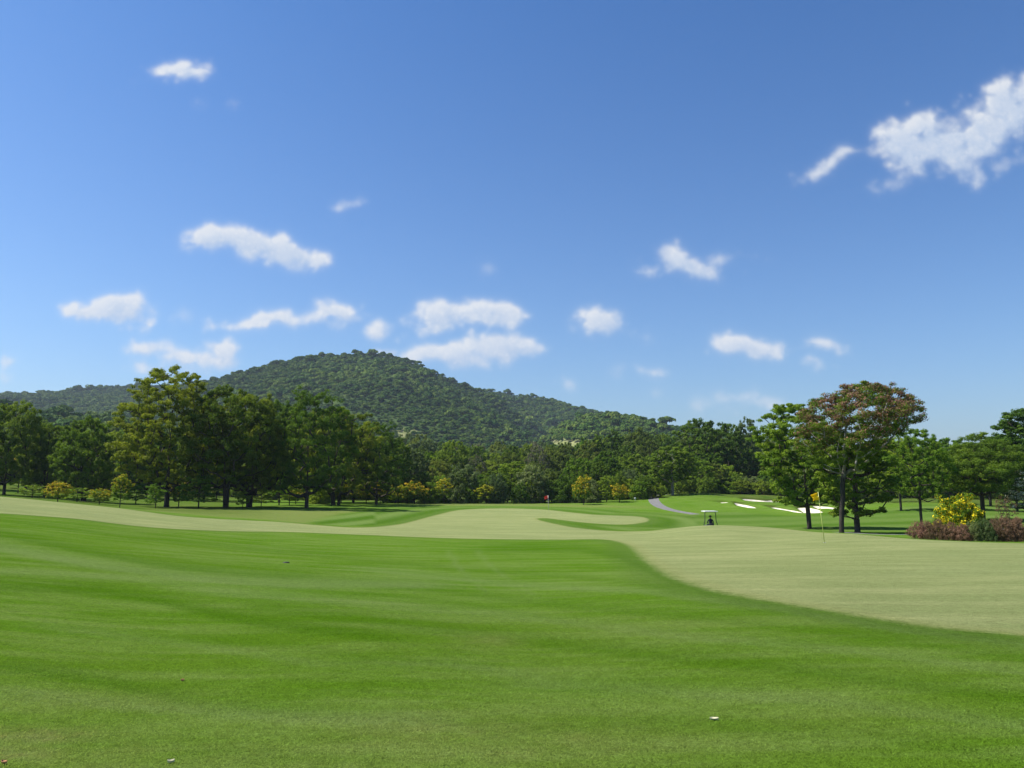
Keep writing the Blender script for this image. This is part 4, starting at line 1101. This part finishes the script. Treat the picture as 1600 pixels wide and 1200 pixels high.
# ------------------------------------------------------------------ far forest on the hills: one uncountable mass
fcol = bpy.data.collections.new('forest_crowns')
for i in range(6):
    r = np.random.RandomState(100+i)
    R = 4.3; Pl, Nl, Vl = [], [], []
    nb = 13
    for b in range(nb):
        d = rdir(r, 1)[0]; d[2] = abs(d[2])*.8; c = d*R*r.uniform(.3, .62); c[2] += R*.75
        sr = R*r.uniform(.3, .46); m_ = 34; cv = r.rand()
        q = rdir(r, m_); q[:, 2] = np.abs(q[:, 2])*.9-.15
        Pl.append(c+q*sr*r.uniform(.75, 1, (m_, 1))*np.array([1, 1, .8])); nn_ = q+rdir(r, m_)*.38+np.array([0, 0, .2]); Nl.append(nn_/np.linalg.norm(nn_, axis=1)[:, None])
        Vl.append(np.clip(.2+.35*cv+.35*r.rand(m_), 0, 1))
    me = leaves_mesh('far_crown', np.concatenate(Pl), np.concatenate(Nl), 1.15, np.concatenate(Vl), r, .8)
    me.materials.append(M_LEAF['hill'])
    o = bpy.data.objects.new('far_crown', me); fcol.objects.link(o)
r = np.random.RandomState(9)
sp = 5.6
xs = np.arange(-1300, 1300, sp); ys = np.arange(285, 1560, sp)
XX, YY = np.meshgrid(xs, ys); XX = (XX+r.uniform(-.45, .45, XX.shape)*sp).ravel(); YY = (YY+r.uniform(-.45, .45, YY.shape)*sp).ravel()
rrr = np.hypot(XX, YY); bear = XX/YY
k = (np.abs(bear) < .80) & (rrr > 300) & (rrr < 1560)
XX, YY, rrr, bear = XX[k], YY[k], rrr[k], bear[k]
ZZ = np.where(rrr < 331, H(XX, YY, False), hill_h(XX, YY))
# keep only trees whose tops can be seen over the nearer slopes (with a margin for a side step)
nb = 420; bi = ((bear+.82)/1.64*nb).astype(int)
ang = (ZZ+11-EYE)/rrr
order = np.argsort(rrr); keep = np.zeros(len(XX), bool); mx = np.full(nb+2, -1.0)
buf = {}
ringmax = np.full(nb+2, -1.0)
for i in order:
    b = bi[i]
    lim = max(mx[b], -1)
    if ang[i] > lim-.006: keep[i] = True
    a = (ZZ[i]+6-EYE)/(rrr[i]+10)
    if a > mx[b]: mx[b] = a
def clear_mask(px, py, rx, ry, dmin, dmax):
    d = YY*C_+(ZZ+4-EYE)*S_; qx = 800+F*XX/d; qy = 600-F*((ZZ+4-EYE)*C_-YY*S_)/d
    return (((qx-px)/rx)**2+((qy-py)/ry)**2 < 1) & (rrr > dmin) & (rrr < dmax)
keep &= ~clear_mask(886, 690, 34, 5.5, 300, 900)
keep &= ~clear_mask(634, 677, 14, 4.5, 300, 900)
XX, YY, ZZ = XX[keep], YY[keep], ZZ[keep]
print('far trees', len(XX))
me = bpy.data.meshes.new('hillside_forest'); me.vertices.add(len(XX)); me.vertices.foreach_set('co', np.stack([XX, YY, ZZ-.8], 1).astype(np.float32).ravel())
tone = .5+.25*np.sin(XX*.021+1.3*np.sin(YY*.013))+.25*np.sin(YY*.017+1.7*np.sin(XX*.011)+2)
sc_ = np.exp(r.randn(len(XX))*.24-.05)*(.78+.42*tone)*(1+.5*(r.rand(len(XX)) < .04))
sc_ = sc_*np.where(np.hypot(XX, YY) < 760, .82, 1.0)
fattr(me, 'tone', tone*.7+.3*r.rand(len(XX))); fattr(me, 'size', sc_); fattr(me, 'turn', r.uniform(0, 6.28, len(XX)))
fo = link('hillside_forest', me, None); fo['kind'] = 'stuff'; fo['label'] = 'unbroken forest covering the hills behind the golf course'
scatter(fo, fcol)

# ------------------------------------------------------------------ small things on the course
def bm_obj(name, bm, mat, parent=None):
    import bmesh
    me = bpy.data.meshes.new(name); bm.to_mesh(me); bm.free()
    for p in me.polygons: p.use_smooth = True
    o = link(name, me, mat, parent)
    return o
def tube_path(name, pts_, rad_, mat, parent=None, sides=10):
    """one continuous tube through the points"""
    P = np.array(pts_, float); n = len(P)
    rad_ = np.full(n, rad_) if np.isscalar(rad_) else np.array(rad_, float)
    tg_ = np.gradient(P, axis=0); tg_ /= np.linalg.norm(tg_, axis=1)[:, None]
    h = np.array([0, 0, 1.]) if abs(tg_[0][2]) < .9 else np.array([1., 0, 0])
    u = np.cross(tg_[0], h); u /= np.linalg.norm(u)
    V = []; a = np.arange(sides)*2*math.pi/sides
    for i in range(n):
        u = u-tg_[i]*np.dot(u, tg_[i]); u /= np.linalg.norm(u); w = np.cross(tg_[i], u)
        V.append(P[i]+(np.cos(a)[:, None]*u+np.sin(a)[:, None]*w)*rad_[i])
    V = np.concatenate(V); Fq = []
    for i in range(n-1):
        for j in range(sides):
            k = (j+1) % sides; Fq.append((i*sides+j, i*sides+k, (i+1)*sides+k, (i+1)*sides+j))
    me = bpy.data.meshes.new(name)
    caps = [tuple(range(sides))[::-1], tuple((n-1)*sides+j for j in range(sides))]
    me.from_pydata([tuple(v) for v in V], [], Fq+caps)
    for p in me.polygons: p.use_smooth = True
    return link(name, me, mat, parent)
def box(bm, c, s, rx=0, bev=0.0, rz=0):
    import bmesh
    g = bmesh.ops.create_cube(bm, size=1.0)
    M = Matrix.Translation(c) @ Matrix.Rotation(rz, 4, 'Z') @ Matrix.Rotation(rx, 4, 'X') @ Matrix.Diagonal((s[0], s[1], s[2], 1))
    bmesh.ops.transform(bm, matrix=M, verts=g['verts'])
    if bev:
        es = list({e for v in g['verts'] for e in v.link_edges})
        bmesh.ops.bevel(bm, geom=es, offset=bev, segments=3, affect='EDGES', profile=.6)
import bmesh
def thing(name, label, cat, loc, rz=0, group=None):
    o = bpy.data.objects.new(name, None); COL.objects.link(o); o.empty_display_size = .2
    o.location = loc; o.rotation_euler = (0, 0, rz); o['label'] = label; o['category'] = cat
    if group: o['group'] = group
    return o
M_POLE = plain('flagstick_yellow', (.52, .58, .16), .35, .5)
M_POLEW = plain('flagstick_white', (.62, .60, .50), .35, .5)
def cloth_mat(name, col):
    m = MB(name); c = m.mix(m.range(m.noise(60, 3, .6, m.obj()), .3, .7), tuple(x*.9 for x in col), col)
    m.fin(c, .75, .2)
    tr = m.N.new('ShaderNodeBsdfTranslucent'); m.L.new(c, tr.inputs[0])
    mx = m.N.new('ShaderNodeMixShader'); mx.inputs[0].default_value = .45
    m.L.new(m.b.outputs[0], mx.inputs[1]); m.L.new(tr.outputs[0], mx.inputs[2]); m.L.new(mx.outputs[0], m.out.inputs[0]); return m.m
M_FY = cloth_mat('flag_cloth_yellow', (.95, .72, .02)); M_FR = cloth_mat('flag_cloth_red', (.80, .10, .07))
M_HOLE = plain('cup_plastic', (.55, .55, .52), .5)
M_DARK = plain('dark_soil', (.02, .016, .012), .95)
def flag(px, Y, hgt, lean, cloth_m, pole_m, w, drop, label, side=-1, width=.020):
    x, y = at(px, Y); z = h1(x, y)
    t = thing('golf_flag', label, 'golf flag', (x, y, z), 0, 'flags marking the holes')
    top = np.array([lean, 0, hgt])
    tube_path('flagstick', [(0, 0, -.12), tuple(top*.5), tuple(top+np.array([0, 0, .03]))], [width, width*.9, width*.75], pole_m, t, 8)
    # hanging, partly furled cloth
    nu, nv = 14, 12; V = []
    for j in range(nv+1):
        for i in range(nu+1):
            u, v = i/nu, j/nv
            sag = (u**1.4)*.34
            X = side*w*(u*(1-.18*v)) + side*.03*math.sin(v*5+u*3)
            Z = -drop*v*(1-.15*u) - w*sag*1.1
            Yy = .06*math.sin(u*9+v*2.5)*(.3+u)+.03*math.sin(v*7)
            p = top*(1-(v*drop)/hgt)
            V.append((p[0]+X, Yy, top[2]+Z-.01))
    Fq = [(j*(nu+1)+i, j*(nu+1)+i+1, (j+1)*(nu+1)+i+1, (j+1)*(nu+1)+i) for j in range(nv) for i in range(nu)]
    me = bpy.data.meshes.new('flag_cloth'); me.from_pydata(V, [], Fq)
    for p in me.polygons: p.use_smooth = True
    o = link('flag_cloth', me, cloth_m, t)
    sm = o.modifiers.new('thick', 'SOLIDIFY'); sm.thickness = .004
    # cup
    a = np.linspace(0, 2*math.pi, 24, endpoint=False)
    V = [(.054*math.cos(q), .054*math.sin(q), .012) for q in a]+[(.054*math.cos(q), .054*math.sin(q), -.10) for q in a]+[(.060*math.cos(q), .060*math.sin(q), .012) for q in a]
    Fq = [(i, (i+1) % 24, 24+(i+1) % 24, 24+i) for i in range(24)]+[(48+i, 48+(i+1) % 24, (i+1) % 24, i) for i in range(24)]
    me = bpy.data.meshes.new('cup'); me.from_pydata(V, [], Fq); link('cup', me, M_HOLE, t)
flag(1288.5, 33.4, 2.12, -.17, M_FY, M_POLE, .31, .30, 'yellow flag on a thin leaning yellow-green stick in the near right-hand green', -1, .016)
flag(857, 104, 1.95, -.05, M_FR, M_POLEW, .52, .42, 'small red flag on a pale stick at the back of the far green', -1, .030)

# mower with sun roof and its driver, seen from behind over the brow of the green
M_WHITE = plain('roof_white', (.62, .62, .58), .4, .4, .05); M_FRAME = plain('frame_black', (.02, .02, .022), .45, .5)
M_REDP = plain('mower_paint', (.05, .055, .05), .35, .5); M_TYRE = plain('tyre_rubber', (.018, .018, .018), .9, .2); M_SEAT = plain('seat_vinyl', (.03, .03, .032), .6, .3)
M_METAL = plain('mower_steel', (.35, .35, .36), .4, .6)
mx_, my_ = at(1109.5, 70); mz_ = h1(mx_, my_)
mow = thing('riding_mower', 'riding mower with a thin white sun roof on two dark posts beyond the green brow', 'mower', (mx_, my_, mz_))
ztop = py_to_z(798.5, 70)+EYE-mz_
bm = bmesh.new(); box(bm, (0, 0, ztop-.03), (1.22, 1.25, .07), 0, .03); box(bm, (0, 0, ztop+.012), (1.0, 1.0, .03), 0, .012); bm_obj('roof', bm, M_WHITE, mow)
for s in (-1, 1):
    tube_path('roof_post', [(s*.60, -.30, .50), (s*.585, -.30, .75), (s*.50, -.28, 1.0), (s*.485, -.27, 1.4), (s*.475, -.25, ztop-.16), (s*.40, -.22, ztop-.06)], .032, M_FRAME, mow)
tube_path('roof_crossbar', [(-.42, -.22, ztop-.075), (0, -.22, ztop-.07), (.42, -.22, ztop-.075)], .028, M_FRAME, mow)
bm = bmesh.new(); box(bm, (0, .75, .42), (.62, .75, .34), 0, .09); box(bm, (0, -.42, .44), (.80, .50, .34), 0, .09); box(bm, (0, .1, .40), (.95, 1.7, .16), 0, .05); bm_obj('body', bm, M_REDP, mow)
bm = bmesh.new(); box(bm, (.06, -.12, .52), (.48, .46, .12), 0, .05); bm_obj('seat', bm, M_SEAT, mow)
bm = bmesh.new(); box(bm, (.06, -.36, .68), (.44, .10, .26), -.15, .045); bm_obj('seat_back', bm, M_SEAT, mow)
def wheel(x, y, r_, w):
    a = np.linspace(0, 2*math.pi, 33)[:-1]
    prof_ = [(r_*.55, -w*.42), (r_*.9, -w*.5), (r_, -w*.32), (r_, w*.32), (r_*.9, w*.5), (r_*.55, w*.42)]
    V = [(o_, rr__*math.cos(q), rr__*math.sin(q)) for q in a for rr__, o_ in prof_]
    n = len(prof_); Fq = [(i*n+j, i*n+(j+1) % n, ((i+1) % 32)*n+(j+1) % n, ((i+1) % 32)*n+j) for i in range(32) for j in range(n)]
    me = bpy.data.meshes.new('wheel'); me.from_pydata(V, [], Fq)
    for p in me.polygons: p.use_smooth = True
    o = link('wheel', me, M_TYRE, mow); o.location = (x, y, r_)
    bm = bmesh.new(); bmesh.ops.create_cone(bm, cap_ends=True, segments=20, radius1=r_*.56, radius2=r_*.50, depth=w*.7, matrix=Matrix.Rotation(math.pi/2, 4, 'Y'))
    bm_obj('rim', bm, M_METAL, o)
wheel(-.50, .85, .26, .24); wheel(.50, .85, .26, .24); wheel(0, -.62, .24, .24)
for s in (-1, 0, 1):
    a = np.linspace(0, 2*math.pi, 25)[:-1]; L = .66
    bm = bmesh.new(); bmesh.ops.create_cone(bm, cap_ends=True, segments=20, radius1=.09, radius2=.09, depth=L, matrix=Matrix.Translation((s*.70, 1.45 if s else .30, .12)) @ Matrix.Rotation(math.pi/2, 4, 'Y'))
    box(bm, (s*.70, (1.45 if s else .30)+.02, .25), (L*.96, .20, .05), 0, .015)
    bm_obj('cutting_reel', bm, M_METAL, mow)
tube_path('steering_column', [(.06, .52, .42), (.06, .30, .74)], .025, M_FRAME, mow)
a = np.linspace(0, 2*math.pi, 25); tl = math.radians(35)
tube_path('steering_wheel', [(.06+.17*math.cos(q), .29+.17*math.sin(q)*math.cos(tl), 0.76+.17*math.sin(q)*math.sin(tl)) for q in a[:-1]]+[(.06+.17, .29, .76)], .014, M_FRAME, mow)
# driver: one skinned surface, seated, hands closed on the wheel
M_CLOTH = plain('navy_workwear', (.012, .014, .035), .9, .1); M_SKIN = plain('skin', (.30, .17, .10), .6, .3, .05); M_HAT = plain('dark_hat', (.010, .011, .018), .9, .1)
J = {}; bV, bE, bR = [], [], []
def jn(n_, p, r_, parent_=None):
    J[n_] = len(bV); bV.append(p); bR.append(r_ if isinstance(r_, tuple) else (r_, r_))
    if parent_: bE.append((J[parent_], J[n_]))
jn('pelvis', (.06, -.10, .93), (.15, .12)); jn('waist', (.06, -.10, 1.06), (.135, .105), 'pelvis'); jn('chest', (.06, -.07, 1.25), (.165, .12), 'waist'); jn('collar', (.06, -.06, 1.39), (.10, .09), 'chest')
jn('neck', (.06, -.04, 1.46), .052, 'collar'); jn('jaw', (.06, -.01, 1.54), (.068, .075), 'neck'); jn('skull', (.06, -.02, 1.64), (.075, .092), 'jaw'); jn('crown', (.06, -.02, 1.70), (.05, .06), 'skull'); jn('nose', (.06, .085, 1.585), .012, 'jaw')
for s in (-1, 1):
    t_ = str(s)
    jn('sh'+t_, (.06+s*.19, -.06, 1.35), .062, 'collar'); jn('el'+t_, (.06+s*.27, .02, 1.11), .044, 'sh'+t_); jn('wr'+t_, (.06+s*.165, .24, 1.06), .028, 'el'+t_); jn('palm'+t_, (.06+s*.155, .295, 1.065), (.034, .020), 'wr'+t_)
    for k in range(4):
        b = -.030+k*.020; ln_ = (.062, .072, .068, .052)[k]
        jn(f'f{k}a'+t_, (.06+s*(.155-b*.5), .305+ln_*.55, 1.075+b*.9), .0085, 'palm'+t_)
        jn(f'f{k}b'+t_, (.06+s*(.172-b*.5), .300+ln_*.75, 1.050+b*.9), .0075, f'f{k}a'+t_)
    jn('tha'+t_, (.06+s*.115, .285, 1.09), .010, 'palm'+t_); jn('thb'+t_, (.06+s*.128, .318, 1.095), .0085, 'tha'+t_)
    jn('hip'+t_, (.06+s*.10, -.06, .90), .092, 'pelvis'); jn('kn'+t_, (.06+s*.17, .40, .93), .062, 'hip'+t_); jn('an'+t_, (.06+s*.17, .50, .56), .040, 'kn'+t_); jn('heel'+t_, (.06+s*.17, .49, .52), .040, 'an'+t_); jn('toe'+t_, (.06+s*.18, .66, .51), (.040, .028), 'heel'+t_)
me = bpy.data.meshes.new('person'); me.from_pydata(bV, bE, [])
person = link('person', me, [M_CLOTH, M_SKIN])
person.location = (mx_, my_, mz_-.28); person['label'] = 'person in dark clothing and hat sitting on the mower, seen from behind'; person['category'] = 'person'
sk = person.modifiers.new('skin', 'SKIN'); sk.use_smooth_shade = True
for i, r_ in enumerate(bR): me.skin_vertices[0].data[i].radius = r_
me.skin_vertices[0].data[0].use_root = True
ss = person.modifiers.new('sub', 'SUBSURF'); ss.levels = 2; ss.render_levels = 2
dg = bpy.context.evaluated_depsgraph_get()
ev = bpy.data.meshes.new_from_object(person.evaluated_get(dg)); person.modifiers.clear(); person.data = ev
ev.materials.clear(); ev.materials.append(M_CLOTH); ev.materials.append(M_SKIN)
for p in ev.polygons:
    c = p.center; p.use_smooth = True
    p.material_index = 1 if (c.z > 1.435 or (c.y > .235 and 1.0 < c.z < 1.14)) else 0
bm = bmesh.new(); bmesh.ops.create_uvsphere(bm, u_segments=24, v_segments=12, radius=.115, matrix=Matrix.Translation((.06, -.02, 1.665)) @ Matrix.Diagonal((1, 1.12, .85, 1)))
bmesh.ops.delete(bm, geom=[v for v in bm.verts if v.co.z < 1.655], context='VERTS')
bmesh.ops.create_cone(bm, cap_ends=True, segments=28, radius1=.19, radius2=.13, depth=.03, matrix=Matrix.Translation((.06, -.02, 1.655)) @ Matrix.Diagonal((1, 1.1, 1, 1)))
bm_obj('hat', bm, M_HAT, person)

# fallen leaves, a small divot and a sprinkler lid in the near turf
M_LF = plain('dry_leaf', (.50, .26, .12), .7, .2, .25, 30); M_LF2 = plain('bleached_leaf', (.72, .66, .44), .7, .2, .15, 30); M_LID = plain('sprinkler_lid', (.012, .014, .010), .6, .3)
def fallen(px, py, L, rz, mat, label, curl=.3):
    x, y = march(px, py, 2.0); z = h1(x, y)
    V = []; n = 9
    for i in range(n):
        u = i/(n-1); w = .32*math.sin(math.pi*u**.8)*L+.002
        lift = curl*L*abs(u-.5)**1.4+.004
        V += [((u-.5)*L, -w*.5, lift+.012), ((u-.5)*L, 0, lift), ((u-.5)*L, w*.5, lift+.016)]
    Fq = [(3*i+k, 3*i+3+k, 3*i+4+k, 3*i+1+k) for i in range(n-1) for k in range(2)]
    me = bpy.data.meshes.new('fallen_leaf'); me.from_pydata(V, [], Fq); o = link('fallen_leaf', me, mat)
    sd = o.modifiers.new('t', 'SOLIDIFY'); sd.thickness = .0015
    o.location = (x, y, z); o.rotation_euler = (0, 0, rz); o['label'] = label; o['category'] = 'leaf'; o['group'] = 'fallen leaves on the near turf'
fallen(285, 1064.5, .028, .2, M_LF, 'tiny orange-brown leaf lying on the turf in the lower left')
fallen(267, 1192.5, .038, .4, M_LF2, 'pale bleached leaf on the turf at the bottom edge')
fallen(6, 1194, .04, -.2, M_LF, 'curled brown leaf in the bottom left corner')
fallen(1116, 1125.5, .060, 0, M_LF2, 'straw-coloured leaf lying flat on the turf in the lower right', .1)
x, y = march(447, 879.5); z = h1(x, y)
a = np.linspace(0, 2*math.pi, 28, endpoint=False)
V = [(0, 0, .022)]+[(.07*math.cos(q), .07*math.sin(q), .024) for q in a]+[(.085*math.cos(q), .085*math.sin(q), .012) for q in a]+[(.085*math.cos(q), .085*math.sin(q), -.08) for q in a]
Fq = [(0, 1+i, 1+(i+1) % 28) for i in range(28)]+[(1+i, 29+i, 29+(i+1) % 28, 1+(i+1) % 28) for i in range(28)]+[(29+i, 57+i, 57+(i+1) % 28, 29+(i+1) % 28) for i in range(28)]
me = bpy.data.meshes.new('sprinkler_head'); me.from_pydata(V, [], Fq); o = link('sprinkler_head', me, M_LID); o.location = (x, y, z)
o['label'] = 'small dark sprinkler lid set in the near slope left of centre'; o['category'] = 'sprinkler'
x, y = at(992.5, 131); z = h1(x, y)
bm = bmesh.new(); box(bm, (0, 0, .35), (.30, .16, .30), 0, .05); box(bm, (0, 0, .08), (.10, .10, .34), 0, .02)
o = bm_obj('marker_post', bm, M_WHITE); o.location = (x, y, z); o['label'] = 'small white marker beside the wood, left of the cart path bend'; o['category'] = 'marker'




# ------------------------------------------------------------------ haze
HAZE = True
if HAZE:
    V = np.array([(x, y, z) for z in (-14, 215) for (x, y) in ((-3400, -3400), (3400, -3400), (3400, 3400), (-3400, 3400))], float)
    me = np_mesh('haze', V, np.array([(0, 3, 2, 1), (4, 5, 6, 7), (0, 1, 5, 4), (1, 2, 6, 5), (2, 3, 7, 6), (3, 0, 4, 7)]), False)
    hm = bpy.data.materials.new('haze'); hm.use_nodes = True; N = hm.node_tree.nodes; N.clear()
    o_ = N.new('ShaderNodeOutputMaterial'); v = N.new('ShaderNodeVolumePrincipled')
    v.inputs['Color'].default_value = (.72, .84, 1, 1); v.inputs['Density'].default_value = 0.00010; v.inputs['Anisotropy'].default_value = .2
    hm.node_tree.links.new(v.outputs[0], o_.inputs['Volume'])
    o = link('haze', me, hm); o['kind'] = 'stuff'
